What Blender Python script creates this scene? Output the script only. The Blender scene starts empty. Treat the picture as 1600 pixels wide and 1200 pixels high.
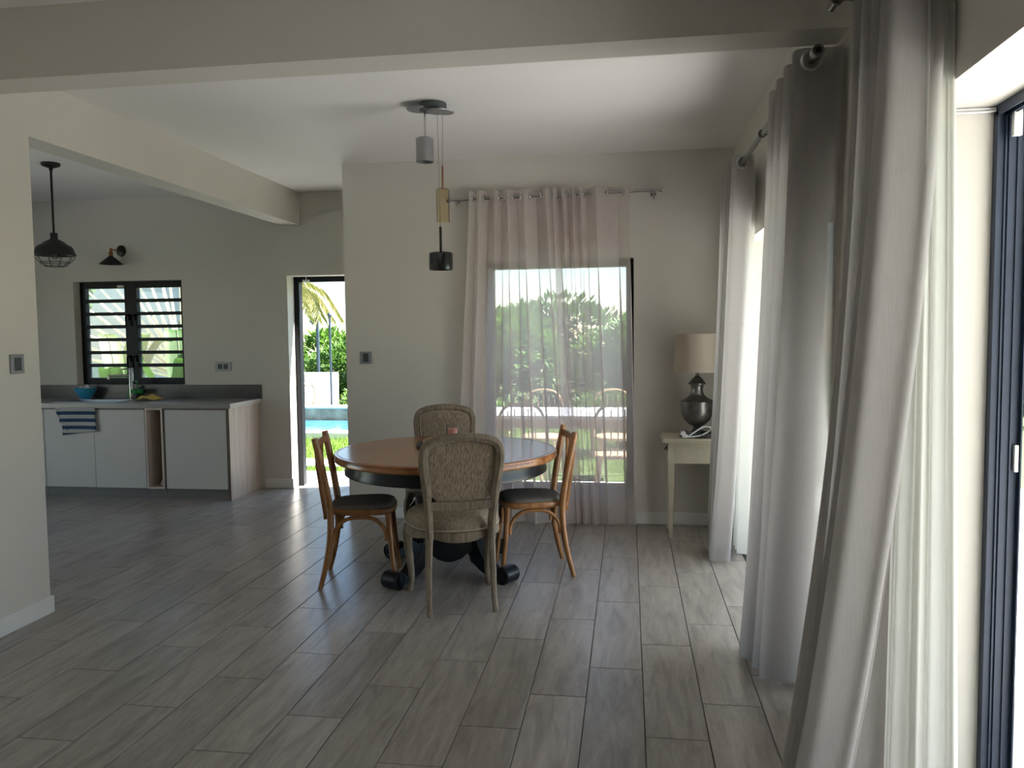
import bpy, bmesh, math, random
from mathutils import Vector, Matrix
random.seed(7)
PI = math.pi
sc = bpy.context.scene
COL = sc.collection

# ------------------------------------------------------------------ camera, world, sun, exposure
CAM_H = 1.58
F_PX, YAW, PITCH, ROLL = 1244.2, 0.1453, 0.0629, -0.0102
def cam_basis():
    cy, sy, cp, sp = math.cos(YAW), math.sin(YAW), math.cos(PITCH), math.sin(PITCH)
    f = Vector((-sy*cp, cy*cp, -sp)); r = Vector((cy, sy, 0)); u = r.cross(f)
    cr, sr = math.cos(ROLL), math.sin(ROLL)
    return cr*r + sr*u, -sr*r + cr*u, f
CR, CU, CF = cam_basis()
cam = bpy.data.cameras.new('camera')
cam.sensor_width = 36.0
cam.lens = 36.0*F_PX/1600.0
cam.clip_start = 0.05
cam.clip_end = 400
camo = bpy.data.objects.new('camera', cam)
COL.objects.link(camo)
m = Matrix((CR, CU, -CF)).transposed().to_4x4()
m.translation = Vector((0, 0, CAM_H))
camo.matrix_world = m
sc.camera = camo

SUN_DIR = Vector((0.60, 0.17, 0.77)).normalized()
world = bpy.data.worlds.new('world')
sc.world = world
world.use_nodes = True
wn = world.node_tree
wn.nodes.clear()
sky = wn.nodes.new('ShaderNodeTexSky')
sky.sky_type = 'NISHITA'
sky.sun_disc = False
sky.sun_elevation = math.asin(SUN_DIR.z)
sky.sun_rotation = math.atan2(SUN_DIR.x, SUN_DIR.y)
sky.air_density = 1.0
sky.dust_density = 0.05
sky.ozone_density = 1.0
bg = wn.nodes.new('ShaderNodeBackground')
bg.inputs['Strength'].default_value = 0.25
wo = wn.nodes.new('ShaderNodeOutputWorld')
wn.links.new(sky.outputs[0], bg.inputs['Color'])
wn.links.new(bg.outputs[0], wo.inputs['Surface'])
sun = bpy.data.lights.new('sun', 'SUN')
sun.energy = 23.5
sun.angle = math.radians(0.6)
sun.color = (1.0, 0.975, 0.94)
suno = bpy.data.objects.new('sun', sun)
COL.objects.link(suno)
suno.location = SUN_DIR*30
suno.rotation_euler = SUN_DIR.to_track_quat('Z', 'Y').to_euler()

sc.view_settings.view_transform = 'Standard'
sc.view_settings.look = 'None'
sc.view_settings.gamma = 1.0
sc.view_settings.use_curve_mapping = False
sc.view_settings.exposure = 0.92
sc.cycles.max_bounces = 14
sc.cycles.diffuse_bounces = 8
sc.cycles.glossy_bounces = 4
sc.cycles.transmission_bounces = 8
sc.cycles.transparent_max_bounces = 32
sc.cycles.sample_clamp_indirect = 6.0
sc.cycles.caustics_reflective = False
sc.cycles.caustics_refractive = False

# ------------------------------------------------------------------ mesh helpers
class MB:
    def __init__(s):
        s.v = []; s.f = []
    def quadbox(s, a):
        n = len(s.v); s.v += a
        for q in ((0,3,2,1),(4,5,6,7),(0,1,5,4),(1,2,6,5),(2,3,7,6),(3,0,4,7)):
            s.f.append(tuple(n+i for i in q))
        return s
    def box(s, x0, x1, y0, y1, z0, z1):
        return s.quadbox([(x0,y0,z0),(x1,y0,z0),(x1,y1,z0),(x0,y1,z0),(x0,y0,z1),(x1,y0,z1),(x1,y1,z1),(x0,y1,z1)])
    def taper(s, c0, w0, d0, z0, c1, w1, d1, z1):
        a = []
        for c, w, d, z in ((c0,w0,d0,z0),(c1,w1,d1,z1)):
            a += [(c[0]-w/2,c[1]-d/2,z),(c[0]+w/2,c[1]-d/2,z),(c[0]+w/2,c[1]+d/2,z),(c[0]-w/2,c[1]+d/2,z)]
        return s.quadbox(a)
    def tube(s, path, r, n=8, caps=True, closed=False, flat=1.0, updir=None):
        P = [Vector(p) for p in path]; N = len(P)
        R = r if isinstance(r, (list, tuple)) else [r]*N
        T = []
        for i in range(N):
            if closed: t = P[(i+1) % N]-P[i-1]
            else: t = P[min(i+1,N-1)]-P[max(i-1,0)]
            T.append(t.normalized())
        up = Vector(updir) if updir else (Vector((0,0,1)) if abs(T[0].z) < .9 else Vector((0,1,0)))
        b0 = len(s.v); prev = None
        for i in range(N):
            if prev is None or updir:
                a = T[i].cross(up).normalized()
            else:
                a = (prev - T[i]*prev.dot(T[i])).normalized()
            prev = a
            b = T[i].cross(a).normalized()
            for k in range(n):
                th = 2*PI*k/n
                q = P[i] + a*(R[i]*math.cos(th)) + b*(R[i]*flat*math.sin(th))
                s.v.append(tuple(q))
        M = N if closed else N-1
        for i in range(M):
            for k in range(n):
                i2 = (i+1) % N
                s.f.append((b0+i*n+k, b0+i*n+(k+1) % n, b0+i2*n+(k+1) % n, b0+i2*n+k))
        if caps and not closed:
            s.f.append(tuple(b0+k for k in range(n))[::-1])
            s.f.append(tuple(b0+(N-1)*n+k for k in range(n)))
        return s
    def cyl(s, p0, p1, r0, r1=None, n=20):
        return s.tube([p0, p1], [r0, r0 if r1 is None else r1], n)
    def lathe(s, prof, c=(0,0,0), n=28, axis='z'):
        b0 = len(s.v); N = len(prof)
        for r, z in prof:
            for k in range(n):
                th = 2*PI*k/n; x, y = r*math.cos(th), r*math.sin(th)
                if axis == 'z': q = (c[0]+x, c[1]+y, c[2]+z)
                elif axis == 'x': q = (c[0]+z, c[1]+x, c[2]+y)
                else: q = (c[0]+x, c[1]+z, c[2]+y)
                s.v.append(q)
        for i in range(N-1):
            for k in range(n):
                s.f.append((b0+i*n+k, b0+i*n+(k+1) % n, b0+(i+1)*n+(k+1) % n, b0+(i+1)*n+k))
        if prof[0][0] > 1e-6: s.f.append(tuple(b0+k for k in range(n))[::-1])
        if prof[-1][0] > 1e-6: s.f.append(tuple(b0+(N-1)*n+k for k in range(n)))
        return s
    def sheet(s, rows, closed=False):
        b0 = len(s.v); n = len(rows[0])
        for r in rows: s.v += [tuple(p) for p in r]
        for i in range(len(rows)-1):
            for k in range(n if closed else n-1):
                k2 = (k+1) % n
                s.f.append((b0+i*n+k, b0+i*n+k2, b0+(i+1)*n+k2, b0+(i+1)*n+k))
        return s
    def loft(s, rings):
        """closed rings, capped"""
        b0 = len(s.v); n = len(rings[0])
        s.sheet(rings, True)
        s.f.append(tuple(b0+k for k in range(n))[::-1])
        s.f.append(tuple(b0+(len(rings)-1)*n+k for k in range(n)))
        return s
    def prism(s, poly, fn, t0, t1):
        n = len(poly); b0 = len(s.v)
        for t in (t0, t1):
            for a, b in poly: s.v.append(tuple(fn(a, b, t)))
        for k in range(n):
            k2 = (k+1) % n
            s.f.append((b0+k, b0+k2, b0+n+k2, b0+n+k))
        s.f.append(tuple(b0+k for k in range(n))[::-1]); s.f.append(tuple(b0+n+k for k in range(n)))
        return s
    def mesh(s, name, smooth=True, angle=38, fix=True):
        me = bpy.data.meshes.new(name)
        me.from_pydata(s.v, [], s.f); me.update()
        if fix:
            bm = bmesh.new(); bm.from_mesh(me)
            bmesh.ops.remove_doubles(bm, verts=bm.verts, dist=1e-6)
            bmesh.ops.recalc_face_normals(bm, faces=bm.faces)
            bm.to_mesh(me); bm.free()
        if smooth:
            for p in me.polygons: p.use_smooth = True
            me.set_sharp_from_angle(angle=math.radians(angle))
        return me
    def build(s, name, mat, parent=None, bevel=0, smooth=True, angle=38, fix=True, sub=0, seg=2, loc=None):
        return link(name, s.mesh(name, smooth, angle, fix), mat, parent, bevel, sub, seg, loc)

def link(name, me, mat, parent=None, bevel=0, sub=0, seg=2, loc=None):
    if mat is not None and not me.materials: me.materials.append(mat)
    o = bpy.data.objects.new(name, me); COL.objects.link(o)
    if parent is not None: o.parent = parent
    if loc: o.location = loc
    if bevel:
        b = o.modifiers.new('bevel', 'BEVEL'); b.width = bevel; b.segments = seg; b.limit_method = 'ANGLE'
    if sub:
        q = o.modifiers.new('sub', 'SUBSURF'); q.levels = sub; q.render_levels = sub
    return o
def tag(o, label, cat=None, group=None, kind=None):
    o['label'] = label
    if cat: o['category'] = cat
    if group: o['group'] = group
    if kind: o['kind'] = kind
    return o
def thing(name, label, cat, loc=(0,0,0), rz=0, group=None, kind=None):
    o = bpy.data.objects.new(name, None); COL.objects.link(o)
    o.empty_display_size = .1; o.location = loc; o.rotation_euler = (0,0,rz)
    return tag(o, label, cat, group, kind)
def copy_tree(o, parent=None):
    c = o.copy(); COL.objects.link(c); c.parent = parent
    for ch in list(o.children): copy_tree(ch, c)
    return c
def struct(name, label, cat, mb, mat, bevel=0, smooth=False):
    return tag(mb.build(name, mat, None, bevel, smooth), label, cat, kind='structure')
def bez(pts, n=24):
    """Catmull-Rom through pts"""
    P = [Vector(p) for p in pts]; out = []
    Q = [P[0]*2-P[1]] + P + [P[-1]*2-P[-2]]
    k = len(P)-1
    for i in range(n+1):
        t = i/n*k; j = min(int(t), k-1); u = t-j
        a, b, c, d = Q[j], Q[j+1], Q[j+2], Q[j+3]
        out.append(.5*((2*b)+(c-a)*u+(2*a-5*b+4*c-d)*u*u+(3*b-a-3*c+d)*u**3))
    return out
def lerp(a, b, t): return a+(b-a)*t

# ------------------------------------------------------------------ materials
MATS = {}
def new_mat(name):
    m = bpy.data.materials.new(name); m.use_nodes = True; MATS[name] = m
    return m, m.node_tree, m.node_tree.nodes['Principled BSDF']
def texco(nt, scale=(1,1,1), kind='Object', rand=0):
    tc = nt.nodes.new('ShaderNodeTexCoord'); mp = nt.nodes.new('ShaderNodeMapping')
    mp.inputs['Scale'].default_value = scale
    nt.links.new(tc.outputs[kind], mp.inputs['Vector'])
    if rand:
        oi = nt.nodes.new('ShaderNodeObjectInfo'); mu = nt.nodes.new('ShaderNodeMath'); mu.operation = 'MULTIPLY'
        mu.inputs[1].default_value = rand
        nt.links.new(oi.outputs['Random'], mu.inputs[0]); nt.links.new(mu.outputs[0], mp.inputs['Location'])
    return mp.outputs[0]
def noise(nt, vec, scale=5, detail=4, rough=.55, dist=0):
    n = nt.nodes.new('ShaderNodeTexNoise'); n.inputs['Scale'].default_value = scale; n.inputs['Detail'].default_value = detail
    n.inputs['Roughness'].default_value = rough; n.inputs['Distortion'].default_value = dist
    nt.links.new(vec, n.inputs['Vector']); return n.outputs['Fac']
def ramp(nt, fac, stops):
    r = nt.nodes.new('ShaderNodeValToRGB'); e = r.color_ramp.elements
    while len(e) < len(stops): e.new(.5)
    for i, (p, c) in enumerate(stops): e[i].position = p; e[i].color = (*c, 1)
    nt.links.new(fac, r.inputs[0]); return r.outputs[0]
def mixc(nt, a, b, fac, mode='MIX'):
    m = nt.nodes.new('ShaderNodeMix'); m.data_type = 'RGBA'; m.blend_type = mode
    for inp, v in ((m.inputs[6], a), (m.inputs[7], b)):
        if isinstance(v, tuple): inp.default_value = (*v, 1)
        else: nt.links.new(v, inp)
    if isinstance(fac, (int, float)): m.inputs[0].default_value = fac
    else: nt.links.new(fac, m.inputs[0])
    return m.outputs[2]
def bump(nt, b, h, strength=.2, dist=.01):
    n = nt.nodes.new('ShaderNodeBump'); n.inputs['Strength'].default_value = strength; n.inputs['Distance'].default_value = dist
    nt.links.new(h, n.inputs['Height']); nt.links.new(n.outputs[0], b.inputs['Normal'])
def plain(name, col, rough=.5, metal=0, var=.08, scale=6, bmp=0, bscale=60, spec=.5, coat=0):
    m, nt, b = new_mat(name)
    v = texco(nt)
    f = noise(nt, v, scale, 4)
    lo = tuple(c*(1-var) for c in col); hi = tuple(min(1, c*(1+var)) for c in col)
    nt.links.new(ramp(nt, f, [(.3, lo), (.7, hi)]), b.inputs['Base Color'])
    b.inputs['Roughness'].default_value = rough; b.inputs['Metallic'].default_value = metal
    b.inputs['Specular IOR Level'].default_value = spec
    if coat: b.inputs['Coat Weight'].default_value = coat; b.inputs['Coat Roughness'].default_value = .08
    if bmp: bump(nt, b, noise(nt, v, bscale, 3), bmp, .004)
    return m
def wood(name, cols, scale=(14,1.2,14), rough=.45, rand=0, coat=0, bmp=.08, nscale=3.0, objvar=0, spec=.5):
    m, nt, b = new_mat(name)
    v = texco(nt, scale, rand=rand)
    f = noise(nt, v, nscale, 6, .6, .8)
    c = ramp(nt, f, [(.28, cols[0]), (.5, cols[1]), (.72, cols[2])])
    f2 = noise(nt, v, nscale*7, 3)
    c = mixc(nt, c, cols[0], ramp(nt, f2, [(.45, (0,0,0)), (.9, (.55,.55,.55))]))
    if objvar:
        oi = nt.nodes.new('ShaderNodeObjectInfo')
        r = ramp(nt, oi.outputs['Random'], [(0, (1-objvar,)*3), (1, (1+objvar*.6,)*3)])
        c = mixc(nt, c, r, 1.0, 'MULTIPLY')
    nt.links.new(c, b.inputs['Base Color'])
    b.inputs['Roughness'].default_value = rough; b.inputs['Specular IOR Level'].default_value = spec
    if coat: b.inputs['Coat Weight'].default_value = coat; b.inputs['Coat Roughness'].default_value = .12
    if bmp: bump(nt, b, f2, bmp, .003)
    return m
def fabric(name, col, trans=.35, clear=0.0, weave=900, var=.12, bmp=.25, warm=None):
    """woven cloth: diffuse + translucent (+ open weave)"""
    m, nt, b = new_mat(name); nt.nodes.remove(b)
    out = nt.nodes['Material Output']
    vx = texco(nt, (weave, weave, 12)); vz = texco(nt, (190, 190, weave))
    n1 = noise(nt, vx, 1, 2); n2 = noise(nt, vz, 1, 2)
    ad = nt.nodes.new('ShaderNodeMath'); ad.operation = 'MULTIPLY_ADD'; ad.inputs[1].default_value = 1.4; nt.links.new(n1, ad.inputs[0])
    n2h = nt.nodes.new('ShaderNodeMath'); n2h.operation = 'MULTIPLY'; n2h.inputs[1].default_value = .6; nt.links.new(n2, n2h.inputs[0]); nt.links.new(n2h.outputs[0], ad.inputs[2])
    lo = tuple(c*(1-var) for c in col); hi = tuple(min(1, c*(1+var)) for c in col)
    hf = nt.nodes.new('ShaderNodeMath'); hf.operation = 'MULTIPLY'; hf.inputs[1].default_value = .5
    nt.links.new(ad.outputs[0], hf.inputs[0])
    c = ramp(nt, hf.outputs[0], [(.35, lo), (.65, hi)])
    d = nt.nodes.new('ShaderNodeBsdfDiffuse'); t = nt.nodes.new('ShaderNodeBsdfTranslucent')
    nt.links.new(c, d.inputs['Color']); nt.links.new(c, t.inputs['Color'])
    if warm: t.inputs['Color'].default_value = (*warm, 1); nt.links.remove(t.inputs['Color'].links[0])
    if bmp:
        bn = nt.nodes.new('ShaderNodeBump'); bn.inputs['Strength'].default_value = bmp; bn.inputs['Distance'].default_value = .002
        nt.links.new(hf.outputs[0], bn.inputs['Height']); nt.links.new(bn.outputs[0], d.inputs['Normal'])
    mx = nt.nodes.new('ShaderNodeMixShader'); mx.inputs[0].default_value = trans
    nt.links.new(d.outputs[0], mx.inputs[1]); nt.links.new(t.outputs[0], mx.inputs[2])
    last = mx.outputs[0]
    if clear:
        tr = nt.nodes.new('ShaderNodeBsdfTransparent'); m2 = nt.nodes.new('ShaderNodeMixShader'); m2.inputs[0].default_value = clear
        nt.links.new(last, m2.inputs[1]); nt.links.new(tr.outputs[0], m2.inputs[2]); last = m2.outputs[0]
    nt.links.new(last, out.inputs['Surface'])
    return m
def glass(name, tint=(1,1,1), ior=1.45, refl=1.0):
    """thin pane: clear transmission with fresnel reflection"""
    m, nt, b = new_mat(name); nt.nodes.remove(b)
    out = nt.nodes['Material Output']
    tr = nt.nodes.new('ShaderNodeBsdfTransparent'); gl = nt.nodes.new('ShaderNodeBsdfGlossy'); fr = nt.nodes.new('ShaderNodeFresnel')
    tr.inputs['Color'].default_value = (*tint, 1); gl.inputs['Roughness'].default_value = .02; fr.inputs['IOR'].default_value = ior
    v = texco(nt); f = noise(nt, v, 3, 2)
    c = ramp(nt, f, [(.3, tuple(x*.97 for x in tint)), (.7, tint)]); nt.links.new(c, tr.inputs['Color'])
    mx = nt.nodes.new('ShaderNodeMixShader'); nt.links.new(fr.outputs[0], mx.inputs[0])
    nt.links.new(tr.outputs[0], mx.inputs[1]); nt.links.new(gl.outputs[0], mx.inputs[2]); nt.links.new(mx.outputs[0], out.inputs['Surface'])
    return m
def leafmat(name, cols, trans=.35, scale=3):
    m, nt, b = new_mat(name)
    out = nt.nodes['Material Output']
    gi = nt.nodes.new('ShaderNodeNewGeometry')
    c = ramp(nt, gi.outputs['Random Per Island'], [(0, cols[0]), (.5, cols[1]), (1, cols[2])])
    nt.links.new(c, b.inputs['Base Color']); b.inputs['Roughness'].default_value = .5
    t = nt.nodes.new('ShaderNodeBsdfTranslucent'); nt.links.new(c, t.inputs['Color'])
    mx = nt.nodes.new('ShaderNodeMixShader'); mx.inputs[0].default_value = trans
    nt.links.new(b.outputs[0], mx.inputs[1]); nt.links.new(t.outputs[0], mx.inputs[2]); nt.links.new(mx.outputs[0], out.inputs['Surface'])
    return m

M_wall = plain('wall_paint', (.62,.59,.54), .85, var=.02, scale=1.2, bmp=.10, bscale=220, spec=.2)
M_ceil = plain('ceiling_paint', (.76,.74,.72), .9, var=.015, scale=1.5, bmp=.05, bscale=200, spec=.2)
M_trim = plain('trim_gloss_white', (.74,.73,.71), .4, var=.02, scale=3)
M_ext = plain('exterior_render', (.70,.68,.63), .9, var=.05, scale=2, bmp=.2, bscale=80)
M_black = plain('black_aluminium', (.007,.008,.011), .45, var=.15, scale=4, spec=.2)
M_navy = plain('charcoal_blue_aluminium', (.026,.038,.066), .45, var=.1, scale=4, spec=.35)
M_glass = glass('clear_pane')
M_grout = plain('grey_grout', (.16,.145,.125), .9, var=.15, scale=9)
M_plank = wood('wood_look_tile', [(.22,.195,.17),(.345,.31,.275),(.44,.405,.365)], scale=(7,1.0,7), rough=.29, rand=40, bmp=.06, nscale=2.6, objvar=.14, spec=.5)
M_sill = plain('cream_sill_tile', (.66,.62,.53), .45, var=.05, scale=5)
M_top = wood('honey_brown_tabletop', [(.20,.070,.022),(.36,.140,.046),(.48,.215,.080)], scale=(9,.9,9), rough=.24, coat=.25, bmp=.03, nscale=1.6)
M_lacq = plain('black_lacquer', (.006,.008,.010), .30, var=.2, scale=5, spec=.4)
M_bent = wood('honey_bentwood', [(.21,.085,.026),(.35,.155,.052),(.44,.22,.085)], scale=(9,9,1.6), rough=.38, coat=.12, bmp=.04, nscale=3)
M_seatgrey = fabric('grey_seat_cloth', (.165,.148,.13), .0, 0, 700, .2, .4)
M_oak = wood('weathered_limed_oak', [(.13,.098,.066),(.235,.186,.130),(.33,.265,.19)], scale=(10,10,2.0), rough=.75, bmp=.25, nscale=5)
M_linen = fabric('natural_linen', (.31,.245,.18), .0, 0, 170, .45, .8)
M_pipe = plain('pale_piping', (.46,.39,.30), .8, var=.1, scale=20)
M_chrome = plain('brushed_steel', (.50,.49,.47), .25, 1.0, var=.05, scale=8)
M_steeld = plain('dark_steel', (.26,.25,.235), .3, 1.0, var=.08, scale=8)
M_satin = plain('satin_grey_metal', (.33,.33,.34), .42, .75, var=.08, scale=10)
M_gun = plain('smoked_chrome', (.11,.12,.125), .13, 1.0, var=.15, scale=8)
M_drum = plain('grey_green_enamel', (.085,.10,.095), .45, .2, var=.1, scale=5)
M_amber = glass('amber_glass', (.99,.95,.86), 1.07)
M_clearg = glass('clear_jar_glass', (.99,.99,.99), 1.12)
M_curt = fabric('grey_linen_curtain', (.485,.46,.445), .56, .02, 520, .07, .12)
M_lining = fabric('white_curtain_lining', (.70,.70,.66), .5, 0, 500, .04, .1)
M_sheer = fabric('mauve_grey_sheer', (.80,.73,.71), .62, .33, 500, .10, .1)
M_eye = plain('eyelet_steel', (.55,.55,.55), .3, 1.0, var=.05, scale=8)
M_cab = plain('matt_greige_cabinet', (.53,.505,.465), .55, var=.02, scale=2)
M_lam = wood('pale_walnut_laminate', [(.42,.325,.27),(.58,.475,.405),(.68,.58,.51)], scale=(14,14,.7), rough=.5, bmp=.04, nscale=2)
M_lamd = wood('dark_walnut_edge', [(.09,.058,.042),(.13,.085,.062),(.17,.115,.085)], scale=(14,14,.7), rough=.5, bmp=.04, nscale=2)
M_plinth = plain('grey_plinth', (.15,.14,.125), .5, var=.05, scale=3)
M_work = plain('taupe_worktop', (.27,.255,.235), .3, var=.12, scale=40)
M_worke = plain('pale_worktop_edge', (.55,.52,.48), .4, var=.05, scale=12)
M_splash = plain('dark_grey_upstand', (.085,.08,.078), .35, var=.15, scale=40)
M_steel = plain('sink_steel', (.45,.46,.47), .3, 1.0, var=.05, scale=12)
M_blackm = plain('black_enamel', (.016,.017,.015), .45, .3, var=.15, scale=6)
M_brass = plain('aged_copper', (.30,.12,.05), .38, .9, var=.2, scale=14)
M_bulb = glass('bulb_glass', (.95,.9,.8), 1.45)
M_blue = plain('turquoise_plastic', (.05,.36,.62), .3, var=.1, scale=8)
M_white = plain('white_plastic', (.72,.71,.69), .4, var=.03, scale=6)
M_green = plain('green_plastic', (.005,.20,.035), .35, var=.15, scale=8)
M_yellow = plain('yellow_cloth', (.55,.40,.10), .9, var=.2, scale=30, bmp=.4, bscale=120)
M_swp = plain('satin_switch_plate', (.30,.31,.33), .38, .35, var=.05, scale=8)
M_swb = plain('dark_switch_rocker', (.055,.058,.065), .4, var=.1, scale=8)
M_bronze = plain('hammered_pewter', (.17,.165,.155), .34, .85, var=.4, scale=14, bmp=.25, bscale=30)
M_shade = fabric('cream_lamp_shade', (.52,.455,.375), .3, 0, 500, .08, .2)
M_cream = plain('chipped_cream_paint', (.50,.455,.345), .6, var=.08, scale=12, bmp=.1, bscale=50)
M_cable = plain('white_cable', (.66,.66,.67), .45, var=.03, scale=8)
M_dgrey = plain('grey_cord_cloth', (.10,.095,.11), .85, var=.3, scale=40)
M_candle = plain('pink_wax', (.62,.27,.21), .5, var=.08, scale=10)
M_stone = plain('dark_green_slate', (.055,.065,.06), .6, var=.25, scale=30)
M_board = wood('round_wood_board', [(.22,.10,.045),(.33,.16,.075),(.42,.22,.11)], scale=(12,1.5,12), rough=.45, nscale=2)
# outdoors
M_grass = leafmat('grass_blade', [(.10,.20,.018),(.16,.28,.03),(.24,.33,.06)], .3)
M_soil = plain('lawn_soil', (.07,.11,.025), .95, var=.3, scale=8, bmp=.3, bscale=40)
M_pave = plain('pale_terrace_paving', (.62,.615,.60), .8, var=.08, scale=4, bmp=.1, bscale=60)
M_conc = plain('weathered_concrete', (.33,.285,.215), .9, var=.35, scale=5, bmp=.3, bscale=30)
M_rendw = plain('white_garden_render', (.70,.67,.61), .85, var=.06, scale=3, bmp=.1, bscale=60)
M_gwall = plain('blue_grey_render', (.33,.35,.37), .85, var=.08, scale=3, bmp=.1, bscale=60)
M_pole = plain('blue_grey_pole', (.035,.055,.08), .5, .3, var=.15, scale=5)
M_terra = plain('pale_clay_pot', (.55,.42,.34), .8, var=.15, scale=6)
M_leafA = leafmat('hedge_leaf', [(.05,.115,.018),(.085,.18,.03),(.13,.23,.05)])
M_leafB = leafmat('bright_hedge_leaf', [(.07,.16,.02),(.12,.24,.035),(.19,.31,.07)])
M_palm = leafmat('palm_leaf', [(.10,.13,.02),(.19,.19,.05),(.30,.27,.11)])
M_banana = leafmat('banana_leaf', [(.012,.042,.010),(.026,.072,.014),(.075,.125,.016)], .35)
M_flower = leafmat('yellow_flower', [(.55,.35,.02),(.65,.45,.04),(.6,.5,.1)])
M_bark = plain('grey_bark', (.12,.09,.06), .9, var=.3, scale=12, bmp=.5, bscale=40)
M_slat = plain('cream_pergola_timber', (.62,.56,.42), .7, var=.1, scale=8)
M_roofp = plain('grey_roof_sheet', (.22,.25,.28), .6, var=.1, scale=3)
M_otab = plain('pale_outdoor_tabletop', (.55,.57,.62), .5, var=.06, scale=5)
M_owood = wood('weathered_teak', [(.17,.12,.085),(.26,.19,.14),(.33,.25,.19)], scale=(10,1.5,10), rough=.7, nscale=3)
M_rattan = plain('tan_rattan', (.42,.29,.18), .7, var=.2, scale=30, bmp=.4, bscale=80)
M_water = None
def water():
    m, nt, b = new_mat('pool_water')
    v = texco(nt); nt.links.new(ramp(nt, noise(nt, v, 2, 3), [(.3, (.03,.12,.20)), (.7, (.06,.20,.30))]), b.inputs['Base Color'])
    b.inputs['Roughness'].default_value = .06; bump(nt, b, noise(nt, v, 5, 3), .5, .05)
    return m
M_water = water()
def towelmat():
    m, nt, b = new_mat('striped_towel')
    tc = nt.nodes.new('ShaderNodeTexCoord'); sx = nt.nodes.new('ShaderNodeSeparateXYZ'); nt.links.new(tc.outputs['UV'], sx.inputs[0])
    mu = nt.nodes.new('ShaderNodeMath'); mu.operation = 'MULTIPLY'; mu.inputs[1].default_value = 4.0
    fr = nt.nodes.new('ShaderNodeMath'); fr.operation = 'FRACT'
    gt = nt.nodes.new('ShaderNodeMath'); gt.operation = 'GREATER_THAN'; gt.inputs[1].default_value = .52
    nt.links.new(sx.outputs['Y'], mu.inputs[0]); nt.links.new(mu.outputs[0], fr.inputs[0]); nt.links.new(fr.outputs[0], gt.inputs[0])
    c = mixc(nt, (.42,.40,.38), (.022,.05,.11), gt.outputs[0])
    nt.links.new(c, b.inputs['Base Color']); b.inputs['Roughness'].default_value = .95
    bump(nt, b, noise(nt, texco(nt), 180, 2), .4, .003)
    return m
M_towel = towelmat()

# ------------------------------------------------------------------ room dimensions
XR, XL, YB, YK, H = 0.832, -3.302, 6.60, 7.783, 3.035
XC, YE = -2.41, 4.077            # dining back wall's free corner; end of the left wall
XKL, YKF, YF = -7.3, 1.6, -4.2   # kitchen far side, kitchen near wall, wall behind the camera
XO = 1.14                        # outer face of right wall
HD = 2.22                        # head of the openings

# ------------------------------------------------------------------ floor with single planks
PW, PL = .2466, .94
floor = struct('floor', 'grey grout bed under the wood-look floor planks', 'floor',
    MB().box(XKL, XO, YF, 6.6, -.10, -.006).box(XKL, XC, 6.6, 8.03, -.10, -.006), M_grout)
def proj(x, y, z):
    d = Vector((x, y, z-CAM_H)); w = d.dot(CF)
    if w < .05: return None
    return 800+F_PX*d.dot(CR)/w, 600-F_PX*d.dot(CU)/w
plank_meshes = {}
def plank_mesh(w, l):
    k = (round(w, 3), round(l, 3))
    if k not in plank_meshes:
        g = .0022; a = MB(); x, y = w/2-g, l/2-g; bz = .0012
        rings = [[(-x,-y,-.008),(x,-y,-.008),(x,y,-.008),(-x,y,-.008)], [(-x,-y,-bz),(x,-y,-bz),(x,y,-bz),(-x,y,-bz)],
                 [(-x+bz,-y+bz,0),(x-bz,-y+bz,0),(x-bz,y-bz,0),(-x+bz,y-bz,0)]]
        a.loft(rings)
        me = a.mesh('plank', smooth=False); me.materials.append(M_plank); plank_meshes[k] = me
    return plank_meshes[k]
cand = []
for i in range(-30, 8):
    x0 = -.676+PW*i; x1 = x0+PW
    a, b = max(x0, XKL), min(x1, XR)
    if b-a < .02: continue
    mid = (a+b)/2
    ymax = YK if mid < XC else YB
    if -3.457 < mid < -2.55: ymax = 7.96
    ymin = YF if mid > XL else YKF
    off = 3.066+(PL/3)*(i % 3)
    for j in range(-10, 8):
        y0 = off+PL*j; y1 = y0+PL
        c, d = max(y0, ymin), min(y1, ymax)
        if d-c < .02: continue
        vis = [proj(px, py, 0) for px in (a, b) for py in (c, d)]
        vis = [q for q in vis if q]
        area = 0
        if len(vis) == 4 and any(-20 < q[0] < 1620 and q[1] < 1260 for q in vis):
            if not (mid < XL and max(q[0] for q in vis) < 72):
                area = (max(q[0] for q in vis)-min(q[0] for q in vis))*(max(q[1] for q in vis)-min(q[1] for q in vis))
        cand.append((area, mid, (c+d)/2, b-a, d-c))
cand.sort(reverse=True)
rest = MB()
for n, (area, x, y, w, l) in enumerate(cand):
    if area > 0 and n < 290:
        o = bpy.data.objects.new('plank', plank_mesh(w, l)); COL.objects.link(o); o.parent = floor; o.location = (x, y, 0)
    else:
        rest.box(x-w/2+.002, x+w/2-.002, y-l/2+.002, y+l/2-.002, -.008, 0)
if rest.v:
    rp = rest.build('distant_planks', M_plank, floor, smooth=False); rp['kind'] = 'stuff'

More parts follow.
